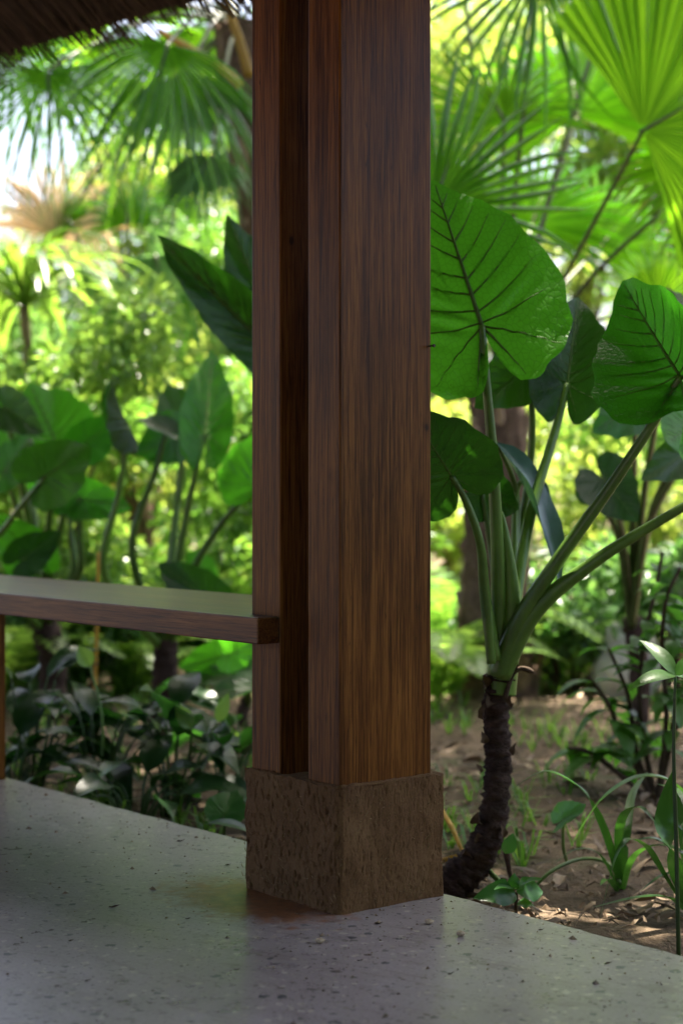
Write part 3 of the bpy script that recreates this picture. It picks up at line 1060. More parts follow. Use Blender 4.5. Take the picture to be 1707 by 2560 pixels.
def plant_behind():
    t = thing('elephant_ear_plant', 'elephant ear standing behind the leafy shrub at the right edge', 'plant', G(1585, 1840), 'elephant ears in the garden')
    f = wloc(t)
    D = f.y
    ear_trunk(t, [f - Z * .05, f + Vector((0.02, 0, .2)), f + Vector((-.01, 0, .42))], [0.04, 0.034, 0.032], 8)
    top = f + Vector((-.01, 0, .42))
    for (ax, ay, ad), (tx, ty, td), w, kw in (
            ((1690, 800, 4.6), (1608, 700, 4.7), 0.24, dict(cup=0.3, face=Vector((0.2, -0.5, 0.9)), mat='ear_dark')),
            ((1590, 1010, 4.9), (1490, 1075, 4.8), 0.17, dict(cup=0.1, mat='ear')),
            ((1730, 1060, 4.4), (1672, 1105, 4.3), 0.22, dict(cup=0.1, mat='ear')),
            ((1510, 1200, 5.0), (1590, 1300, 4.9), 0.17, dict(cup=0.3, mat='ear_dark')),
            ((1720, 1130, 4.6), (1610, 1195, 4.5), 0.13, dict(cup=0.4, mat='ear_dark')),
            ((1480, 1230, 5.2), (1450, 1180, 5.2), 0.10, dict(cup=0.3, mat='ear_dark'))):
        a = P(ax, ay, ad)
        ear_leaf(t, a, P(tx, ty, td), w, seed=int(ax), petiole=[top - Z * .05, top.lerp(a, .35) + Z * .12, top.lerp(a, .75) + Z * .06, a], prad=(0.014, 0.006), pmat='petiole_dark', **kw)


plant_behind()


def ear_group():
    """elephant ears beyond the bench"""
    def start(foot_px, h, label, seed, r=0.04):
        t = thing('elephant_ear_plant', label, 'plant', G(*foot_px), 'elephant ears in the garden')
        f = wloc(t)
        top = f + Vector((0.03 * math.sin(seed), 0.02, h))
        ear_trunk(t, [f - Z * .06, f + Vector((0.02 * math.cos(seed * 3), 0, h * 0.5)), top], [r * 1.2, r, r], seed)
        return t, f, top

    t, f, top = start((395, 1850), 0.34, 'elephant ear behind the bench middle, with one tall upright leaf', 2)

    def lf(t, top, a, tip, w, via=(), **kw):
        A = P(*a)
        pe = [top - Z * .04] + [P(*v) for v in via] + [A]
        if not via: pe = [top - Z * .04, top.lerp(A, .4) + Z * .06, top.lerp(A, .8) + Z * .02, A]
        kw.setdefault('prad', (0.017, 0.007))
        return ear_leaf(t, A, P(*tip), w, petiole=pe, seed=int(a[0] + a[1]), **kw)

    lf(t, top, (514, 1082, 5.9), (531, 868, 6.0), 0.185, [(440, 1440, 6.0), (478, 1230, 5.95)], cup=0.25, lobe=0.95, face=Vector((0.1, -1, 0.25)))
    lf(t, top, (462, 1070, 6.2), (412, 955, 6.25), 0.19, cup=0.2, mat='ear_dark')
    lf(t, top, (440, 1090, 6.1), (345, 1135, 6.0), 0.19, [(425, 1400, 6.15), (455, 1180, 6.15)], cup=0.2, mat='ear')
    lf(t, top, (322, 1065, 5.8), (258, 952, 5.7), 0.15, [(262, 1440, 5.9), (298, 1230, 5.85)], cup=0.8, face=Vector((-0.9, -0.6, 0.6)), mat='ear_dark')
    lf(t, top, (415, 1075, 6.0), (345, 1040, 6.0), 0.11, [(330, 1380, 6.0), (388, 1180, 6.0)], cup=0.4, mat='ear_dark', face=Vector((0, -.6, 1)))
    lf(t, top, (650, 1215, 5.8), (740, 1060, 5.8), 0.3, [(470, 1450, 6.0), (560, 1300, 5.9)], cup=0.2)
    lf(t, top, (520, 1500, 5.9), (395, 1405, 5.9), 0.17, cup=0.3, mat='ear_dark')
    lf(t, top, (480, 1430, 6.3), (545, 1500, 6.2), 0.17, cup=0.1)

    t, f, top = start((120, 1800), 0.38, 'elephant ear behind the bench left end, with round dark leaf hanging forward', 4, 0.05)
    lf(t, top, (140, 1105, 6.3), (70, 950, 6.4), 0.33, cup=0.2, lobe=0.9)
    lf(t, top, (212, 1112, 6.2), (300, 1040, 6.2), 0.16, cup=0.3)
    lf(t, top, (12, 1175, 6.1), (85, 1080, 6.2), 0.14, cup=0.1)
    lf(t, top, (113, 1192, 5.5), (222, 1118, 5.4), 0.215, [(-40, 1420, 5.9), (20, 1310, 5.7)], cup=0.15, lobe=1.15, mat='ear_dark')
    lf(t, top, (200, 1245, 6.3), (325, 1270, 6.2), 0.16, [(196, 1440, 6.4), (200, 1330, 6.35)], cup=0.3)
    lf(t, top, (178, 1240, 6.5), (60, 1215, 6.5), 0.17, [(182, 1440, 6.5), (176, 1330, 6.5)], cup=0.3)
    lf(t, top, (80, 1400, 6.3), (0, 1290, 6.2), 0.2, cup=0.2)
    lf(t, top, (60, 1395, 6.0), (150, 1330, 6.0), 0.14, cup=0.25, mat='ear_dark')
    lf(t, top, (60, 1090, 6.9), (-30, 1000, 6.9), 0.25, cup=0.2)
    lf(t, top, (15, 1020, 6.2), (100, 1080, 6.1), 0.16, cup=0.3, mat='ear_dark')

    t, f, top = start((690, 1960), 0.55, 'elephant ear mostly hidden behind the column, two high dark leaves', 6)
    lf(t, top, (648, 848, 5.0), (392, 585, 4.9), 0.17, [(690, 1300, 5.2), (680, 1050, 5.1)], cup=0.35, mat='ear_dark', lobe=0.8)
    lf(t, top, (690, 830, 5.1), (568, 538, 5.1), 0.22, [(700, 1300, 5.2), (700, 1050, 5.2)], cup=0.2, mat='ear_dark', lobe=0.8)

    t, f, top = start((610, 1830), 0.12, 'young light green elephant ear below the bench, next to the column', 9, 0.02)
    lf(t, top, (572, 1637, 5.6), (640, 1625, 5.5), 0.12, cup=0.15, lobe=1.1, prad=(0.006, 0.004))
    lf(t, top, (600, 1690, 6.0), (440, 1705, 6.0), 0.13, cup=0.2, prad=(0.010, 0.005), face=Vector((0, -.5, .8)))
    lf(t, top, (560, 1640, 6.3), (445, 1668, 6.3), 0.13, cup=0.2, prad=(0.010, 0.005))
    lf(t, top, (650, 1720, 5.8), (490, 1745, 5.7), 0.14, cup=0.3, prad=(0.010, 0.005), face=Vector((0, -.4, 1)))


ear_group()

# ------------------------------------------------------------------ fan palms
def palm_trunk(t, path, rad, boots=26, seed=0, zfrom=0.35):
    mb = MB()
    mb.tube(path, rad, 16, 10, wob=0.35, seed=seed)
    mb.build('trunk', M['palm_bark'], t)
    rs = random.Random(seed)
    pp, rr = smooth_path(path, rad, 10)
    for i in range(boots):
        f = zfrom + (1 - zfrom) * (i + rs.random()) / boots
        k = min(len(pp) - 2, int(f * (len(pp) - 1)))
        a = i * 2.4 + rs.uniform(-.3, .3)
        n = Vector((math.cos(a), math.sin(a), 0))
        b = pp[k] + n * (rr[k] * 0.75)
        tip = b + n * rs.uniform(0.02, 0.07) + Z * rs.uniform(0.10, 0.2)
        mb = MB()
        mb.tube([b - Z * 0.05, b + n * 0.015 + Z * 0.03, tip], [0.035, 0.028, 0.010], 6, 3, flat=0.45)
        mb.build('leaf_base', M['boot'] if rs.random() < 0.6 else M['palm_bark'], t)


def right_palm():
    t = thing('fan_palm', 'fan palm with shaggy brown trunk and glowing pleated leaves, right of the column', 'palm', G(1235, 1745))
    f = wloc(t)
    top = P(1245, 1010, f.y)
    palm_trunk(t, [f - Z * .1, f + Vector((.0, 0, .25)), f.lerp(top, .6), top], [0.19, 0.145, 0.13, 0.10], 40, 3, 0.12)
    def fl(h, tip, bow=0.1, **kw):
        H = P(*h); T_ = P(*tip)
        pe = [top - Z * .05, top.lerp(H, .4) + Z * bow, top.lerp(H, .8) + Z * bow * .5, H]
        kw.setdefault('seed', int(h[0] + h[1]))
        return fan_leaf(t, H, T_, petiole=pe, **kw)
    fl((1607, 325, 6.0), (2040, 80, 6.0), spread=97, n=40, join=0.93, thin=0.97, mat='fan', face=Vector((-0.1, -1, -0.3)), droop=0.05, cone=0.15, bow=0.0)
    fl((1080, 525, 6.0), (1225, 105, 6.1), spread=100, n=28, join=0.30, thin=0.72, mat='fan_dark', face=Vector((0, -1, -0.1)), droop=0.03)
    fl((1445, 290, 7.6), (1400, 0, 7.9), spread=120, n=34, join=0.6, mat='fan', face=Vector((0, -1, -0.4)))
    fl((1260, 300, 7.0), (1120, 40, 7.2), spread=110, n=28, join=0.28, thin=0.7, mat='fan', face=Vector((0.3, -1, -0.2)))
    fl((1345, -80, 6.8), (1250, 260, 6.6), spread=105, n=26, join=0.2, thin=0.6, mat='fan_dark', face=Vector((0.1, -1, -0.2)), droop=0.2)
    fl((1790, 420, 6.6), (1560, 560, 6.4), spread=100, n=32, join=0.5, mat='fan', face=Vector((-0.2, -1, 0.5)), droop=0.3)
    fl((1050, 860, 6.2), (1190, 880, 6.0), spread=110, n=32, join=0.6, mat='fan_blue', face=Vector((0.1, -0.8, 0.9)), droop=0.3)
    fl((1500, 620, 8.0), (1640, 420, 8.2), spread=110, n=30, join=0.5, mat='fan')
    fl((1330, 560, 7.9), (1420, 300, 8.1), spread=110, n=30, join=0.4, mat='fan')
    fl((1560, -120, 7.4), (1580, -420, 7.2), spread=115, n=32, join=0.5, mat='fan')
    fl((1150, -150, 7.4), (1080, -450, 7.2), spread=115, n=32, join=0.5, mat='fan')
    fl((1640, 760, 7.2), (1760, 600, 7.2), spread=110, n=30, join=0.5, mat='fan')


right_palm()


def left_palm():
    t = thing('fan_palm', 'tall dark-trunked fan palm behind the column with hanging fronds and yellow stalks', 'palm', G(745, 1700))
    f = wloc(t)
    top = P(600, 60, 8.3)
    palm_trunk(t, [f - Z * .1, P(730, 1200, 8.2), P(660, 560, 8.3), top], [0.15, 0.13, 0.125, 0.12], 44, 5, 0.3)
    def fl(h, tip, **kw):
        H = P(*h)
        pm = kw.pop('pm', 'fan_stalk')
        pe = [top, top.lerp(H, .4) + Z * .12, top.lerp(H, .8) + Z * .06, H]
        return fan_leaf(t, H, P(*tip), petiole=pe, seed=int(h[0] + h[1] * 3), pmat=pm, **kw)
    fl((120, 175, 7.4), (130, 470, 7.3), spread=105, n=36, join=0.16, thin=0.62, mat='fan_dark', droop=0.3, limp=.3)
    fl((420, 110, 7.2), (330, 420, 7.1), spread=100, n=36, join=0.16, thin=0.7, mat='fan_dark', droop=0.3, limp=.3)
    fl((470, 180, 7.8), (480, 470, 7.6), spread=75, n=26, join=0.4, mat='fan_blue', droop=0.4, limp=.4)
    fl((530, 390, 7.6), (430, 520, 7.5), spread=90, n=28, join=0.6, mat='fan_blue', droop=0.3, face=Vector((-.3, -.8, .8)))
    fl((255, 95, 8.6), (230, 400, 8.5), spread=100, n=30, join=0.25, thin=0.7, mat='fan', droop=0.3, limp=.3)
    fl((350, 200, 8.9), (300, 470, 8.8), spread=95, n=30, join=0.25, thin=0.7, mat='fan', droop=0.35, limp=.4)
    fl((20, 60, 8.0), (-60, 380, 7.9), spread=100, n=30, join=0.25, thin=0.7, mat='fan_dark', droop=0.3, limp=.3)
    fl((520, 60, 8.6), (540, 330, 8.5), spread=90, n=28, join=0.3, thin=0.8, mat='fan', droop=0.35, limp=.3)
    fl((300, 40, 8.4), (200, -250, 8.4), spread=115, n=32, join=0.5, mat='fan')
    fl((560, -200, 8.0), (480, -520, 8.0), spread=115, n=32, join=0.5, mat='fan')
    fl((780, -60, 8.3), (950, -300, 8.3), spread=115, n=32, join=0.5, mat='fan')
    fl((140, 590, 9.6), (150, 330, 9.7), spread=80, n=22, join=0.3, mat='dry', droop=0.1, limp=.3)
    fl((110, 520, 10.0), (60, 640, 9.9), spread=80, n=22, join=0.4, mat='dry', droop=0.3, limp=.4)
    fl((190, 500, 10.2), (170, 700, 10.1), spread=60, n=20, join=0.4, mat='dry', droop=0.3, limp=.4)
    fl((820, 300, 8.0), (900, 520, 8.0), spread=100, n=30, join=0.5, mat='fan')
    for a, b, c in (((600, 215), (520, 150), (395, 75)), ((625, 190), (595, 90), (555, -20))):
        mb = MB()
        mb.tube(pts(7.6, a, b, c), [0.024, 0.020, 0.014], 8, 5, flat=0.6)
        mb.build('yellow_stalk', M['yellow_stalk'], t)


left_palm()

# ------------------------------------------------------------------ low plants below the bench
def lily_clump(px, label, n, seed, h=0.42, blooms=()):
    t = thing('peace_lily', label, 'plant', G(*px), 'peace lilies below the bench')
    f = wloc(t)
    rs = random.Random(seed)
    for i in range(n):
        a = i * 2.399 + rs.uniform(-.9, .9)
        q = rs.uniform(0.25, 1.0)
        out = Vector((math.cos(a), math.sin(a) * 0.8, 0))
        L = rs.uniform(0.15, 0.31)
        b = f + out * rs.uniform(0.0, 0.04)
        kn = b + out * (0.16 * q) + Z * (h * rs.uniform(0.45, 0.85) * (1.15 - 0.55 * q))
        tip = kn + out * (L * (0.45 + 0.5 * q)) + Z * (L * (0.75 - 1.05 * q))
        lo = lance_mb(kn, tip, L * rs.uniform(0.32, 0.42), (Z - out * 0.3 + Vector((rs.uniform(-.5, .5), rs.uniform(-.5, .5), 0))), sag=0.22, wavy=0.15, ph=rs.uniform(0, 6)).build('leaf', M['lance'], t)
        mb = MB(); mb.tube([b - Z * .03, b.lerp(kn, .5) + Z * .03, kn], [0.004, 0.0035, 0.0025], 5, 4)
        mb.build('petiole', M['petiole_dark'], lo)
    for (x, y, d), (dx, dy), w in blooms:
        c = P(x, y, d)
        tp = P(x + dx, y + dy, d)
        so = lance_mb(c, tp, w, Vector((0.2, -1, 0.15)), sag=0.1, fold=0.35).build('spathe', M['spathe'], t)
        mb = MB(); mb.tube([f - Z * .02, f.lerp(c, .5) + Vector((0.02, 0, .04)), c], [0.005, 0.004, 0.003], 6, 5)
        mb.build('stalk', M['petiole'], so)


lily_clump((70, 1985), 'dark leafy peace lily in the shade below the bench, nearest the bench leg', 14, 21, blooms=[((128, 1785, 5.0), (-42, -58), 0.05)])
lily_clump((250, 2010), 'broad dark peace lily in the shade below the bench middle', 16, 22, 0.40, blooms=[((225, 1668, 4.9), (-28, -55), 0.052)])
lily_clump((430, 2030), 'peace lily with two pale green spathes below the bench, toward the column', 13, 23, 0.36,
           blooms=[((478, 1822, 4.6), (-38, -62), 0.046), ((543, 1805, 4.75), (28, -72), 0.04)])
lily_clump((330, 1930), 'small dark peace lily farther back between the others below the bench', 9, 24, 0.34)
lily_clump((565, 2040), 'sparse peace lily with long leaves close against the mud block', 9, 25, 0.36)


lily_clump((20, 2010), 'low tangled peace lily at the floor edge right by the bench leg', 13, 26, 0.22)
lily_clump((340, 2060), 'low dark peace lily spreading at the floor edge below the bench middle', 14, 28, 0.20)
lily_clump((610, 1930), 'peace lily half hidden by the column, below the bench end', 10, 30, 0.34)


def little_ear():
    t = thing('small_elephant_ear', 'small green heart-leaved seedling peeping out beside the mud block', 'plant', G(560, 2105))
    f = wloc(t)
    A = P(562, 2035, 4.2)
    ear_leaf(t, A, P(590, 1972, 4.25), 0.105, cup=0.3, droop=0.1, seed=31, mat='sprout', petiole=[f, f.lerp(A, .5) + Z * .01, A], prad=(0.0035, 0.0025), face=Vector((0, -.8, .6)))
    B_ = P(545, 2062, 4.1)
    lance_mb(P(505, 2064, 4.15), P(625, 2066, 4.0), 0.05, Z + Vector((0, -.25, 0)), sag=0.08).build('leaf', M['lance'], t)


little_ear()


def cane():
    t = thing('bamboo_cane', 'thin upright orange cane standing in the bed below the bench', 'cane', G(236, 1890))
    mb = MB()
    f = wloc(t)
    mb.tube([f - Z * .05, P(238, 1700, f.y), P(243, 1540, f.y), P(246, 1380, f.y)], [0.007, 0.0065, 0.006, 0.005], 8, 4)
    mb.build('shaft', M['yellow_stalk'], t)
    mb = MB()
    for y in (1780, 1660, 1560, 1460):
        c = P(240, y, f.y)
        mb = MB(); mb.tube([c - Z * .004, c, c + Z * .004], [0.006, 0.0085, 0.006], 8, 1); mb.build('node_ring', M['debris'], t)


cane()

# ------------------------------------------------------------------ low plants right of the column
def strap_plants():
    def strap(t, d, xy, w, **kw):
        strap_mb(pts(d, *xy), w, **kw).build('leaf', M['strap'], t)
    t = thing('spider_lily', 'strap-leaved lily arching low over the soil, one long leaf reaching toward the trunk', 'plant', G(1552, 2215))
    D = wloc(t).y
    strap(t, [D, 3.75, 3.7, 3.7, 3.7, 3.72], ((1552, 2240), (1528, 2130), (1486, 2025), (1443, 1966), (1357, 1930), (1260, 1990)), 0.024)
    strap(t, [D, 3.75, 3.6, 3.55, 3.5], ((1552, 2230), (1545, 2110), (1560, 2040), (1600, 2020), (1640, 2060)), 0.020)
    strap(t, [D, 3.7, 3.6, 3.5, 3.5], ((1556, 2235), (1580, 2150), (1640, 2115), (1700, 2130), (1750, 2180)), 0.02)
    strap(t, [D, 3.8, 3.8, 3.8], ((1550, 2235), (1500, 2140), (1440, 2125), (1380, 2165)), 0.012)
    strap(t, [D, 3.8, 3.9, 4.0], ((1555, 2230), (1565, 2100), (1580, 1990), (1620, 1930)), 0.02)
    strap(t, [D, 3.7, 3.6], ((1548, 2240), (1520, 2200), (1500, 2215)), 0.014)
    t = thing('spider_lily', 'strap-leaved lily at the right edge with a broad leaf arching left', 'plant', G(1735, 2300))
    D = wloc(t).y
    strap(t, [D, 3.6, 3.6, 3.6, 3.6, 3.62], ((1740, 2300), (1735, 2060), (1690, 1965), (1600, 1945), (1500, 2005), (1424, 2122)), 0.034, taper=(0.3, 0.6))
    strap(t, [D, 3.5, 3.45, 3.4, 3.4], ((1735, 2310), (1660, 2190), (1610, 2115), (1550, 2120), (1490, 2335)), 0.018)
    strap(t, [D, 3.5, 3.5, 3.5], ((1735, 2300), (1690, 2150), (1640, 2100), (1580, 2105)), 0.026)
    strap(t, [D, 3.4, 3.35, 3.3], ((1738, 2310), (1680, 2250), (1600, 2245), (1480, 2270)), 0.018)
    strap(t, [D, 3.6, 3.7, 3.8], ((1740, 2300), (1725, 2100), (1700, 1990), (1640, 1960)), 0.03)
    strap(t, [D, 3.5, 3.5, 3.5], ((1738, 2305), (1710, 2200), (1660, 2190), (1600, 2230)), 0.024)
    strap(t, [D, 3.55, 3.55], ((1738, 2300), (1700, 2130), (1690, 1980)), 0.05)
    strap(t, [D, 3.45, 3.45, 3.5], ((1738, 2305), (1690, 2180), (1660, 2060), (1680, 1930)), 0.045)
    t = thing('reed_stem', 'single thin dark upright stem in front of the right edge shrub', 'plant', G(1697, 2420))
    mb = MB()
    D = wloc(t).y
    mb.tube(pts(D, (1697, 2450), (1690, 2100), (1684, 1880), (1688, 1690)), [0.0042, 0.004, 0.0035, 0.0025], 6, 6)
    mb.build('stem', M['petiole_dark'], t)
    b = P(1688, 1690, D)
    for i, (dx, dy) in enumerate(((-95, 15), (55, -45), (-70, -85), (60, 40))):
        lance_mb(b, P(1688 + dx * 1.2, 1690 + dy * 1.2, D + 0.05 * (i - 1)), 0.035, Vector((0, -.6, 1)), sag=0.15).build('leaf', M['shrub'], t)


strap_plants()


def seedlings():
    t = thing('seedling', 'heart-leaved seedling on a thin stem over bare soil right of the trunk', 'plant', G(1420, 2165))
    A = P(1408, 2050, 3.95)
    f = wloc(t)
    ear_leaf(t, A, P(1462, 2012, 3.92), 0.075, cup=0.5, seed=41, mat='sprout', face=Vector((-.2, -.6, .8)), petiole=[f, P(1408, 2120, 3.97), A], prad=(0.0045, 0.003), lobe=1.1)
    t2 = thing('creeping_vine', 'thin green runner arching over the soil below the heart-leaved seedling', 'vine', G(1320, 2215))
    mb = MB()
    mb.tube(pts([3.78, 3.8, 3.85, 3.85, 3.8], (1320, 2235), (1380, 2178), (1455, 2148), (1520, 2160), (1550, 2210)), [0.004] * 5, 6, 6)
    mb.build('runner', M['petiole'], t2)
    t3 = thing('seedling', 'glossy dark seedling growing at the floor edge in front of the trunk', 'plant', G(1290, 2300))
    f = wloc(t3)
    D = f.y
    k = P(1291, 2232, D)
    mb = MB()
    mb.tube([f - Z * .03, P(1289, 2270, D), k], [0.004, 0.0035, 0.003], 6, 4)
    mb.build('stem', M['twig'], t3)
    for (bx, by), (tx, ty), w, up in (((1291, 2232), (1362, 2225), .052, (0, -1, .6)), ((1289, 2234), (1195, 2240), .055, (0, -1, .5)), ((1290, 2226), (1282, 2185), .03, (-.5, -.6, .5)),
                                      ((1293, 2226), (1345, 2190), .03, (0, -.5, .9)), ((1291, 2262), (1335, 2262), .03, (0, -.5, .9)), ((1288, 2228), (1240, 2212), .03, (0, -.3, 1))):
        lance_mb(P(bx, by, D), P(tx, ty, D + random.uniform(-.06, .06)), w, Vector(up), sag=0.18, wavy=0.3, ph=bx).build('leaf', M['sprout'], t3)
    t4 = thing('dry_stalk', 'fallen yellow stalk bent in a V between mud block and trunk', 'stalk', G(1150, 2160))
    mb = MB()
    mb.tube(pts([4.1, 4.05, 4.0, 4.0], (1100, 2020), (1130, 2070), (1158, 2136), (1085, 2158)), [0.006, 0.0065, 0.006, 0.005], 6, 1)
    mb.build('stalk', M['yellow_stalk'], t4)
    t5 = thing('vine_shoot', 'bright green shoot with one round leaf climbing by the trunk foot', 'vine', G(1225, 2225))
    mb = MB()
    mb.tube(pts([3.75, 3.68, 3.66, 3.64], (1222, 2178), (1250, 2206), (1272, 2210), (1292, 2216)), [0.006, 0.006, 0.005, 0.004], 6, 5)
    so = mb.build('stem', M['petiole'], t5)
    lance_mb(P(1262, 2135, 3.66), P(1284, 2085, 3.66), 0.035, Vector((.3, -1, .2)), sag=0.1).build('leaf', M['sprout'], t5)


seedlings()


def edge_shrub():
    t = thing('leafy_shrub', 'dark-stemmed shrub with drooping oval leaves at the right edge', 'shrub', G(1640, 1990))
    f = wloc(t)
    rs = random.Random(9)
    D = f.y
    stems = [((1640, 2000), (1600, 1780), (1610, 1600), (1640, 1470), (1655, 1380)), ((1640, 2000), (1665, 1800), (1655, 1620), (1665, 1500), (1700, 1420)),
             ((1640, 2000), (1690, 1760), (1685, 1600), (1710, 1520)), ((1640, 2000), (1560, 1860), (1520, 1760), (1470, 1690)), ((1640, 2000), (1590, 1880), (1570, 1740), (1520, 1620)),
             ((1640, 2000), (1680, 1850), (1720, 1740), (1760, 1640)), ((1640, 2000), (1540, 1930), (1470, 1880), (1420, 1870))]
    proto = lance_mb(Vector((0, 0, 0)), Vector((0.115, 0, 0)), 0.052, Z, sag=0.2, ns=7)
    pm = proto.build('leaf', M['shrub'])
    me = pm.data
    bpy.data.objects.remove(pm)
    k = 0
    for i, st in enumerate(stems):
        dd = D + rs.uniform(-.15, .15)
        path = [P(x, y, D + (dd - D) * j / 3) for j, (x, y) in enumerate(st)]
        path[0] = f - Z * .03
        mb = MB()
        mb.tube(path, [0.009 * (1 - 0.6 * j / len(path)) for j in range(len(path))], 7, 6, wob=0.2, seed=i)
        mb.build('stem', M['twig'], t)
        pp, _ = smooth_path(path, 1, 6)
        for q in range(13):
            c = pp[int((0.3 + 0.7 * rs.random()) * (len(pp) - 1))]
            o = bpy.data.objects.new('leaf', me)
            col.objects.link(o)
            o.parent = t
            a = rs.uniform(0, 2 * math.pi)
            dr = Vector((math.cos(a), math.sin(a), rs.uniform(-0.55, 0.25))).normalized()
            sdd = Z.cross(dr).normalized()
            o.matrix_local = Matrix.Translation(c - f) @ Matrix((dr, sdd, dr.cross(sdd))).transposed().to_4x4() @ Matrix.Scale(rs.uniform(0.7, 1.35), 4)


edge_shrub()

# ------------------------------------------------------------------ garden behind
def screw_pine():
    t = thing('screw_pine', 'mop of long arching strap leaves at the left edge, sunlit', 'plant', P(60, 1700, 8.3) * 1)
    t.location.z = GZ
    f = wloc(t)
    top = P(60, 765, 8.3)
    mb = MB()
    mb.tube([f - Z * .05, f.lerp(top, .5) + Vector((.05, 0, 0)), top], [0.035, 0.028, 0.024], 8, 5)
    mb.build('trunk', M['pale_bark'], t)
    rs = random.Random(3)
    for i in range(64):
        a = rs.uniform(0, 2 * math.pi)
        el = rs.uniform(0.0, 1.35)
        L = rs.uniform(0.42, 0.72)
        o = Vector((math.cos(a), math.sin(a), 0))
        p1 = top + (o * math.cos(el) + Z * math.sin(el)) * L * 0.5
        p2 = p1 + (o * 0.9 + Z * (0.1 * math.sin(el) - 0.18)) * L * 0.42
        p3 = p2 + (o * 0.6 - Z * 0.55) * L * 0.4
        strap_mb([top, p1, p2, p3], 0.045, sub=3).build('leaf', M['strap_bright'], t)


M['strap_bright'] = leaf_mat('screw_pine_leaf', (0.09, 0.17, 0.03), (0.26, 0.5, 0.05), 0.4, 0.35, 0.3)
screw_pine()


def low_palm():
    t = thing('fan_palm', 'low bluish fan palm between strap-leaved mop and column, above the elephant ears', 'palm', Vector(((330 - CX) * 9.3 / FPX, 9.3, GZ)))
    f = wloc(t)
    top = f + Z * 0.95
    palm_trunk(t, [f - Z * .1, f + Vector((.03, 0, .45)), top], [0.11, 0.09, 0.08], 14, 21, 0.2)
    for i, (h, tip, m_) in enumerate((((250, 690, 9.0), (200, 860, 8.9), 'fan_blue'), ((390, 640, 9.1), (420, 800, 9.0), 'fan_blue'), ((320, 560, 9.3), (300, 380, 9.4), 'fan_dark'),
                                      ((480, 720, 9.2), (560, 850, 9.1), 'fan_dark'), ((180, 560, 9.6), (90, 470, 9.7), 'fan'), ((440, 520, 9.8), (520, 400, 9.9), 'fan'), ((300, 780, 8.8), (270, 920, 8.7), 'fan_dark'))):
        H = P(*h)
        fan_leaf(t, H, P(*tip), spread=100, n=28, join=0.3, thin=0.7, mat=m_, droop=0.3, limp=.3, seed=i, petiole=[top, top.lerp(H, .4) + Z * .1, top.lerp(H, .8) + Z * .06, H])


low_palm()


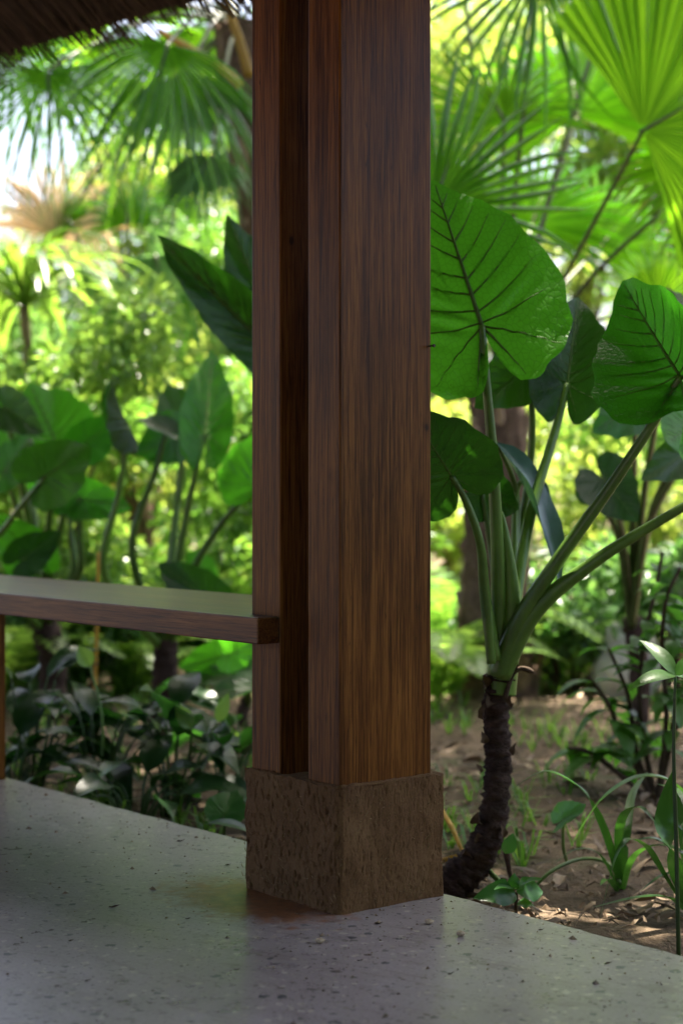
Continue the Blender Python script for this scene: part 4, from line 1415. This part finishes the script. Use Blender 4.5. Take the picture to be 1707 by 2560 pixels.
def thicket():
    """shrubs and trees closing the view; x in photo pixels at the given distance"""
    g1, g2 = 'shrubs in the garden behind', 'trees closing the garden'
    rows = [
        # name, label, px, d, height, width, n, leaf, material
        ('garden_shrub', 'tall fresh-green shrub filling the gap behind the bench left end', 60, 7.7, 1.85, 1.1, 3000, .070, 'crown_bright', g1),
        ('garden_shrub', 'broad-leaved green shrub behind the upright elephant ear leaf', 430, 8.6, 1.25, 1.2, 1500, .09, 'crown_mid', g1),
        ('garden_shrub', 'sunlit golden shrub above the elephant ears at the left', 190, 9.4, 1.45, 1.3, 2800, .055, 'crown_gold', g1),
        ('garden_shrub', 'low green shrub just left of the column, behind the orange cane', 560, 7.9, 0.75, 0.7, 1200, .060, 'crown_mid', g1),
        ('garden_shrub', 'shrub hidden for the most part behind the column', 800, 9.0, 1.5, 1.2, 2200, .06, 'crown_mid', g1),
        ('garden_shrub', 'fine-leaved fresh green shrub between column and palm trunk', 1110, 9.2, 1.15, 0.8, 2000, .045, 'crown_gold', g1),
        ('garden_shrub', 'bright yellow-leaved shrub behind the thick slanting leaf stalk', 1480, 8.8, 1.05, 1.0, 2600, .050, 'crown_gold', g1),
        ('garden_shrub', 'glossy green shrub right of the palm trunk, above the bare soil', 1400, 7.6, 0.55, 0.8, 1300, .075, 'crown_cool', g1),
        ('garden_shrub', 'large green shrub at the far right edge', 1740, 9.0, 1.7, 1.3, 2800, .060, 'crown_mid', g1),
        ('garden_shrub', 'pale green shrub behind the strap-leaved mop at the left edge', 40, 10.2, 1.9, 1.3, 2200, .08, 'crown_cool', g1),
        ('garden_shrub', 'tall cool-green shrub in the gap between mop and hanging fronds', 330, 10.6, 2.5, 1.2, 3200, .06, 'crown_cool', g1),
        ('garden_shrub', 'low leafy shrub on the soil behind the bench, left of the cane', 170, 7.4, 0.5, 0.8, 1200, .07, 'crown_cool', g1),
        ('garden_shrub', 'tall mid-green shrub close behind the left palm trunk', 560, 10.4, 2.4, 1.0, 2800, .06, 'crown_mid', g1),
        ('garden_shrub', 'low bright shrub between palm trunk and upright stone', 1330, 9.6, 1.3, 1.2, 2800, .055, 'crown_gold', g1),
        ('garden_shrub', 'low dark shrub on the soil at the right edge, beside the pink stone', 1660, 7.2, 0.6, 0.8, 1300, .075, 'crown_cool', g1),
        ('garden_tree', 'leafy sunlit tree at the far left behind the strap-leaved mop', -60, 12.5, 2.5, 2.4, 4200, .085, 'crown_bright', g2),
        ('garden_tree', 'small tree with pale leaves behind the hanging fan fronds', 330, 12.0, 3.1, 1.9, 4800, .075, 'crown_gold', g2),
        ('garden_tree', 'tree with dense mid-green crown left behind the column', 600, 13.5, 4.2, 2.4, 4800, .09, 'crown_mid', g2),
        ('garden_tree', 'tree behind the column top', 880, 13.0, 4.6, 2.2, 4200, .09, 'crown_mid', g2),
        ('garden_tree', 'yellow-green tree glowing behind the dark fan leaf right of the column', 1150, 12.0, 4.4, 2.2, 5000, .08, 'crown_gold', g2),
        ('garden_tree', 'tall bright tree behind the big glowing fan leaf', 1450, 13.0, 4.9, 2.4, 5000, .09, 'crown_bright', g2),
        ('garden_tree', 'tall yellow-leaved tree at the right edge', 1760, 12.5, 4.8, 2.4, 4800, .085, 'crown_gold', g2),
    ]
    for i, (nm, lb, px, d, h, w, n, lf, mt, g) in enumerate(rows):
        foot = Vector(((px - CX) * d / FPX, d, GZ))
        tr = nm == 'garden_tree'
        bush(nm, lb, 'tree' if tr else 'shrub', foot, h, w, int(n * 1.8), lf, M[mt].name and mt, g, clumps=30 if tr else 22, low=0.22 if tr else 0.10, bark='twig', tree=tr, seed=50 + i)
    # the wood that closes the view farther off
    v, f = [], []
    cl = []
    rs = random.Random(77)
    for i in range(150):
        a = rs.uniform(-1.0, 1.0)
        x = a * 13
        d = 18 + rs.uniform(-1.5, 2.5) - abs(a) * 2
        lim = 2.2 + 1.6 * (0.5 + 0.5 * math.sin(x * 0.9 + 1)) if x < -1.0 else 5.5
        cl.append((Vector((x, d, GZ + rs.uniform(0.1, lim))), rs.uniform(0.5, 0.9)))
    vs, fs = leaf_cloud(26000, cl, 0.17, 0.5)
    mb = MB(); mb.raw(vs, fs)
    tag(mb.build('far_wood', M['crown_mid'], smooth=False), 'far-off green wood closing the garden behind everything', 'wood', kind='stuff')


thicket()


def shade_trees():
    """tall trees rooted outside the frame whose crowns shade the bed next to the pavilion"""
    for label, foot, spots, n, seed in (
            ('tall shade tree rooted out of the picture to the right, crown overhead', Vector((3.4, 6.6, GZ)),
             [(0.4, 5.2, 5.2), (1.0, 5.8, 5.6), (1.6, 5.2, 5.0), (0.9, 6.6, 5.4), (1.7, 6.4, 5.8), (2.4, 5.8, 5.6), (2.8, 6.8, 5.9), (0.2, 6.2, 5.8), (1.2, 7.5, 5.4), (0.5, 7.6, 6.0), (2.1, 4.4, 5.2), (3.2, 5.0, 5.4), (2.7, 3.6, 5.3), (3.7, 4.0, 5.6), (1.9, 3.2, 5.5), (3.2, 2.6, 5.4), (4.2, 5.2, 5.8), (4.3, 3.0, 5.6), (1.3, 4.3, 5.5), (4.0, 6.4, 5.8), (2.5, 2.2, 5.4)], 17000, 5),
            ('tall shade tree rooted out of the picture to the left, crown overhead', Vector((-3.6, 7.4, GZ)),
             [(-0.4, 6.4, 5.6), (-1.0, 7.0, 5.2), (-1.7, 6.6, 5.6), (-0.3, 7.4, 5.4), (-0.8, 8.0, 5.8), (-1.5, 7.8, 5.4), (-2.2, 7.2, 5.8), (-2.6, 8.0, 5.4), (-3.2, 7.0, 5.9), (0.1, 8.3, 6.0), (-1.9, 8.6, 5.8), (-0.9, 6.0, 5.4)], 9500, 6)):
        t = thing('shade_tree', label, 'tree', foot, 'tall shade trees')
        rs = random.Random(seed)
        cl = [(Vector(q), rs.uniform(0.5, 0.75)) for q in spots]
        v, f = leaf_cloud(n, cl, 0.14, 0.45)
        mb = MB(); mb.raw(v, f)
        tag(mb.build('crown', M['crown_mid'], t, smooth=False), kind='stuff')
        tb = MB()
        fork = foot + Vector((0.1 * (1 if foot.x < 0 else -1), 0, 3.3))
        tb.tube([foot - Z * .1, foot.lerp(fork, .5) + Vector((.06, 0, 0)), fork], [0.17, 0.12, 0.10], 12, 6, wob=0.25, seed=seed)
        for c, r in cl:
            tb.tube([fork - Z * .1, fork.lerp(c, .5) + Z * .35, c], [0.06, 0.04, 0.012], 7, 4)
        tb.build('trunk', M['twig'], t)


shade_trees()


def add_light_blockers():
    """unseen foliage added to block low light: hedge at right, leaf mass behind"""
    rs = random.Random(12)
    cl = [(Vector((4.3 + rs.uniform(-.35, .35), rs.uniform(-2.5, 9.0), GZ + rs.uniform(0.1, 1.0))), rs.uniform(0.3, 0.42)) for i in range(90)]
    vs, fs = leaf_cloud(9000, cl, 0.13, 0.5)
    t = thing('light_block_hedge', 'unseen waist-high green hedge added at the right to darken low reflections', 'hedge', Vector((4.3, 3, GZ)))  # added so the column's right face reflects dark foliage low down
    mb = MB(); mb.raw(vs, fs)
    tag(mb.build('foliage', M['crown_cool'], t, smooth=False), kind='stuff')
    cl = []
    for i in range(260):
        a = rs.uniform(R(115), R(195))          # clockwise from the view direction: right-behind round to the left
        r = rs.uniform(9.5, 12.5)
        cl.append((Vector((-0.8 + math.sin(a) * r, -0.5 + math.cos(a) * r, GZ + rs.uniform(0.2, 4.6))), rs.uniform(0.7, 1.1)))
    vs, fs = leaf_cloud(16000, cl, 0.34, 0.5)
    mb = MB(); mb.raw(vs, fs)
    tag(mb.build('light_block_foliage', M['crown_cool'], smooth=False), 'unseen green foliage added behind the camera to block low sky light', 'wood', kind='stuff')  # added out of view to cut the low sky light entering the pavilion


add_light_blockers()


def fern(px, d, label, n, L, seed, mat='crown_bright'):
    foot = Vector(((px - CX) * d / FPX, d, GZ))
    t = thing('fern', label, 'fern', foot, 'ferns in the garden')
    rs = random.Random(seed)
    for i in range(n):
        a = i * 2.4 + rs.uniform(-.3, .3)
        o = Vector((math.cos(a), math.sin(a), 0))
        l = L * rs.uniform(0.75, 1.15)
        el = rs.uniform(0.7, 1.25)
        p = [foot, foot + o * l * .3 * math.cos(el) + Z * l * .45 * math.sin(el), foot + o * l * .62 + Z * l * (.62 * math.sin(el)), foot + o * l * .95 + Z * l * (.45 * math.sin(el))]
        pp, _ = smooth_path(p, 1.0, 8)
        mb = MB()
        mb.tube(pp, [0.004 * (1 - .8 * k / len(pp)) for k in range(len(pp))], 4, 1)
        for k in range(3, len(pp)):
            f = k / (len(pp) - 1)
            tt = (pp[k] - pp[k - 1]).normalized()
            sd_ = tt.cross(Z).normalized()
            w = l * 0.20 * math.sin(math.pi * min(1, 0.15 + 0.85 * f)) + 0.01
            for sg in (-1, 1):
                b = pp[k]
                e = b + sd_ * (sg * w) + tt * (w * .35) - Z * (w * .15)
                mb.raw([b - tt * .012, b.lerp(e, .5) + tt * .016, e, b.lerp(e, .5) - tt * .016], [(0, 1, 2, 3)])
        mb.build('frond', M[mat], t, smooth=False)


fern(1095, 7.0, 'green fern on the soil between column and palm trunk', 16, 0.62, 1)
fern(1110, 8.2, 'larger fern behind the one between column and palm trunk', 16, 0.85, 2, 'crown_mid')
fern(470, 8.0, 'blue-green fern arching behind the upright elephant ear leaf', 18, 0.95, 3)
fern(330, 7.2, 'low fern on the soil behind the bench, right of the cane', 12, 0.45, 4)
fern(1430, 8.0, 'small fern by the bare pale branch', 12, 0.5, 5)
fern(20, 7.0, 'fern at the left edge behind the bench leg', 14, 0.7, 6)


def far_branch():
    t = thing('bare_branch', 'pale bare forked branch rising from the soil right of the palm trunk', 'branch', G(1335, 1740))
    f = wloc(t)
    mb = MB()
    d = f.y
    mb.tube([f - Z * .05, P(1350, 1640, d), P(1385, 1575, d), P(1430, 1490, d - .1)], [0.016, 0.013, 0.011, 0.006], 7, 5)
    mb.tube([P(1372, 1592, d), P(1400, 1570, d), P(1450, 1560, d)], [0.009, 0.007, 0.004], 6, 4)
    mb.build('branch', M['pale_bark'], t)


far_branch()


def boulder(name, label, pos, size, mat, seed):
    mb = MB()
    rows = []
    for i in range(15):
        th = math.pi * i / 14
        row = []
        for j in range(20):
            ph = 2 * math.pi * j / 20
            n = Vector((math.sin(th) * math.cos(ph), math.sin(th) * math.sin(ph), math.cos(th)))
            r = 1 + 0.28 * noise.noise(n * 1.6 + Vector((seed, 0, 0))) + 0.10 * noise.noise(n * 4 + Vector((seed, 3, 0)))
            row.append(pos + Vector((n.x * size[0], n.y * size[1], n.z * size[2])) * r)
        rows.append(row)
    mb.quadgrid(rows, close=True)
    return tag(mb.build(name, M[mat], origin=pos - Z * size[2]), label, 'stone')


p = G(1570, 1755); boulder('upright_stone', 'pale upright stone behind the shrub leaves at the right', p + Z * .13, (0.13, 0.11, 0.20), 'stone', 2)
p = G(1745, 1700); boulder('pink_stone', 'pinkish upright stone at the right edge behind the stems', p + Z * .2, (0.14, 0.12, 0.34), 'pink_stone', 5)

# ------------------------------------------------------------------ ground clutter
def litter():
    vs, fs = [], []
    rs = random.Random(4)
    for i in range(7500):
        d = rs.uniform(3.3, 9.5)
        x = rs.uniform(-0.27, 0.27) * d
        c = Vector((x, d, 0))
        if (c - N0).dot(U) < 0.30: continue
        h = 0.035 * nz(x * 1.1, d * 1.1) + 0.026 * nz(x * 4, d * 4, 3) + 0.014 * nz(x * 13, d * 13, 7)
        c.z = GZ + h + 0.006
        a = rs.uniform(0, 6.28)
        t = Vector((math.cos(a), math.sin(a), rs.uniform(-.25, .25))); s = Vector((-math.sin(a), math.cos(a), rs.uniform(-.3, .3)))
        if rs.random() < 0.45: L, w = rs.uniform(0.02, 0.10), rs.uniform(0.0015, 0.004)
        else: L, w = rs.uniform(0.008, 0.03) * (0.6 + d * .07), rs.uniform(0.003, 0.008) * (0.6 + d * .07)
        b = len(vs)
        vs += [c - t * L / 2, c - s * w + Z * rs.uniform(0, .012), c + t * L / 2 + Z * rs.uniform(-.004, .012), c + s * w + Z * rs.uniform(0, .012), c + Z * rs.uniform(.004, .014)]
        fs += [(b, b + 1, b + 4), (b + 1, b + 2, b + 4), (b + 2, b + 3, b + 4), (b + 3, b, b + 4)]
    for i in range(420):
        d = rs.uniform(3.4, 8.5); x = rs.uniform(-0.26, 0.27) * d
        c = Vector((x, d, 0))
        if (c - N0).dot(U) < 0.34: continue
        c.z = GZ + 0.035 * nz(x * 1.1, d * 1.1) + 0.026 * nz(x * 4, d * 4, 3) + 0.014 * nz(x * 13, d * 13, 7) + 0.012
        a = rs.uniform(0, 6.28); L = rs.uniform(0.04, 0.11)
        lm = lance_mb(c, c + Vector((math.cos(a) * L, math.sin(a) * L, rs.uniform(-.01, .02))), L * rs.uniform(.25, .45), Z + Vector((rs.uniform(-.5, .5), rs.uniform(-.5, .5), 0)), sag=rs.uniform(-.3, .3), ns=5, fold=rs.uniform(-.6, .6), wavy=.4, ph=a)
        b = len(vs)
        vs += [Vector(q) for q in lm.v]; fs += [tuple(b + k for k in q) for q in lm.f]
    mb = MB(); mb.raw(vs, fs)
    tag(mb.build('leaf_litter', M['litter'], smooth=False), 'dry leaf and twig litter scattered over the garden soil', 'litter', kind='stuff')
    # grass tufts and green bits
    vs, fs = [], []
    for i in range(900):
        d = rs.uniform(4.0, 8.5)
        x = rs.uniform(-0.25, 0.27) * d
        base = Vector((x, d, GZ - 0.01))
        if (base - N0).dot(U) < 0.45 or nz(x * 1.7, d * 1.7, 11) < 0.0: continue
        for q in range(9):
            a = rs.uniform(0, 6.28); L = rs.uniform(0.04, 0.13)
            o = Vector((math.cos(a), math.sin(a), 0)); s = Vector((-o.y, o.x, 0)) * rs.uniform(.002, .004)
            b = len(vs)
            m_ = base + o * L * .35 + Z * L * .7; e = base + o * L * .95 + Z * L * .75
            vs += [base - s, base + s, m_ + s, m_ - s, e]
            fs += [(b, b + 1, b + 2, b + 3), (b + 3, b + 2, b + 4)]
    mb = MB(); mb.raw(vs, fs)
    tag(mb.build('grass', M['crown_mid'], smooth=False), 'sparse green grass tufts on the soil', 'grass', kind='stuff')


litter()


def floor_scraps():
    """small dry scraps lying on the floor; positions read off the photograph"""
    items = [(946, 2312, 26, 'dark curled leaf scrap on the floor just right of the block corner'), (1095, 2253, 12, 'tiny dark scrap on the floor by the block right side'),
             (800, 2360, 0, None), (285, 2270, 30, 'reddish scrap on the bright patch of the floor'), (178, 2355, 14, 'brown scrap on the floor at the left'),
             (570, 2165, 18, 'dark curled twig scrap on the floor left of the block'), (452, 2105, 22, 'short dark scrap near the floor edge left of the block'),
             (592, 2428, 18, 'brown scrap on the floor in front of the block'), (708, 2376, 12, 'small brown scrap on the floor below the stain'),
             (470, 2300, 12, 'small dark scrap on the floor left of the stain'), (1520, 2412, 24, 'thin dark twig on the floor at the right'),
             (1352, 2328, 14, 'black scrap near the floor edge at the right'), (1127, 2438, 10, 'tiny dark scrap on the floor below the snail shells'),
             (220, 2455, 14, 'brown scrap on the floor at the lower left'), (900, 2405, 18, 'reddish brown scrap on the floor below the block corner')]
    for i, (x, y, w, lb) in enumerate(items):
        if not lb: continue
        c = G(x, y, 0.0)
        L = max(0.011, w * c.y / FPX)
        a = random.uniform(-.5, .5)
        dr = Vector((math.cos(a), math.sin(a), 0))
        mb = lance_mb(c - dr * L / 2 + Z * .0012, c + dr * L / 2 + Z * .002, max(.004, L * .35), Z, sag=-0.2, ns=5, fold=0.7, wavy=0.4, ph=i)
        tag(mb.build('dry_scrap', M['debris'], origin=c), lb, 'scrap', 'dry scraps on the floor')
    for x, y, lb in ((1153, 2342, 'small striped snail shell on the floor right of the block'), (1074, 2312, 'tiny brown snail shell on the floor near the block right corner'),
                     (801, 2360, 'small white chipped shell on the floor in front of the block')):
        c = G(x, y, 0.0)
        mb = MB()
        pp, rr = [], []
        for k in range(26):
            f = k / 25; a = f * 4.4 * math.pi
            q = 0.0042 * (1 - f) ** 0.9
            pp.append(c + Vector((math.cos(a) * q - 0.004 + f * .012, math.sin(a) * q, 0.0045 + f * 0.0015))); rr.append(0.0042 * (1 - f) + 0.0006)
        mb.tube(pp, rr, 8, 1)
        tag(mb.build('snail_shell', M['shell'], origin=c), lb, 'shell')


floor_scraps()


def floor_grit():
    """windblown grit, thickest along the floor edge and round the block"""
    rs = random.Random(15)
    vs, fs = [], []
    for i in range(700):
        u = 0.25 - abs(rs.gauss(0, 0.35)); sp = rs.uniform(-0.9, 2.2)
        if -0.02 < u and -0.02 < sp < 0.30: continue
        c = E(u, sp, 0.0008)
        a = rs.uniform(0, 6.28); L = rs.uniform(0.001, 0.0035) * (1 + 1.5 * (rs.random() < 0.12)); w = L * rs.uniform(0.3, 0.8)
        t = Vector((math.cos(a), math.sin(a), 0)); q = Vector((-t.y, t.x, 0))
        b = len(vs)
        vs += [c - t * L, c - q * w, c + t * L, c + q * w, c + Z * L * 0.7]
        fs += [(b, b + 1, b + 4), (b + 1, b + 2, b + 4), (b + 2, b + 3, b + 4), (b + 3, b, b + 4)]
    mb = MB(); mb.raw(vs, fs)
    tag(mb.build('grit', M['litter'], smooth=False), 'fine windblown grit on the floor', 'grit', kind='stuff')


floor_grit()
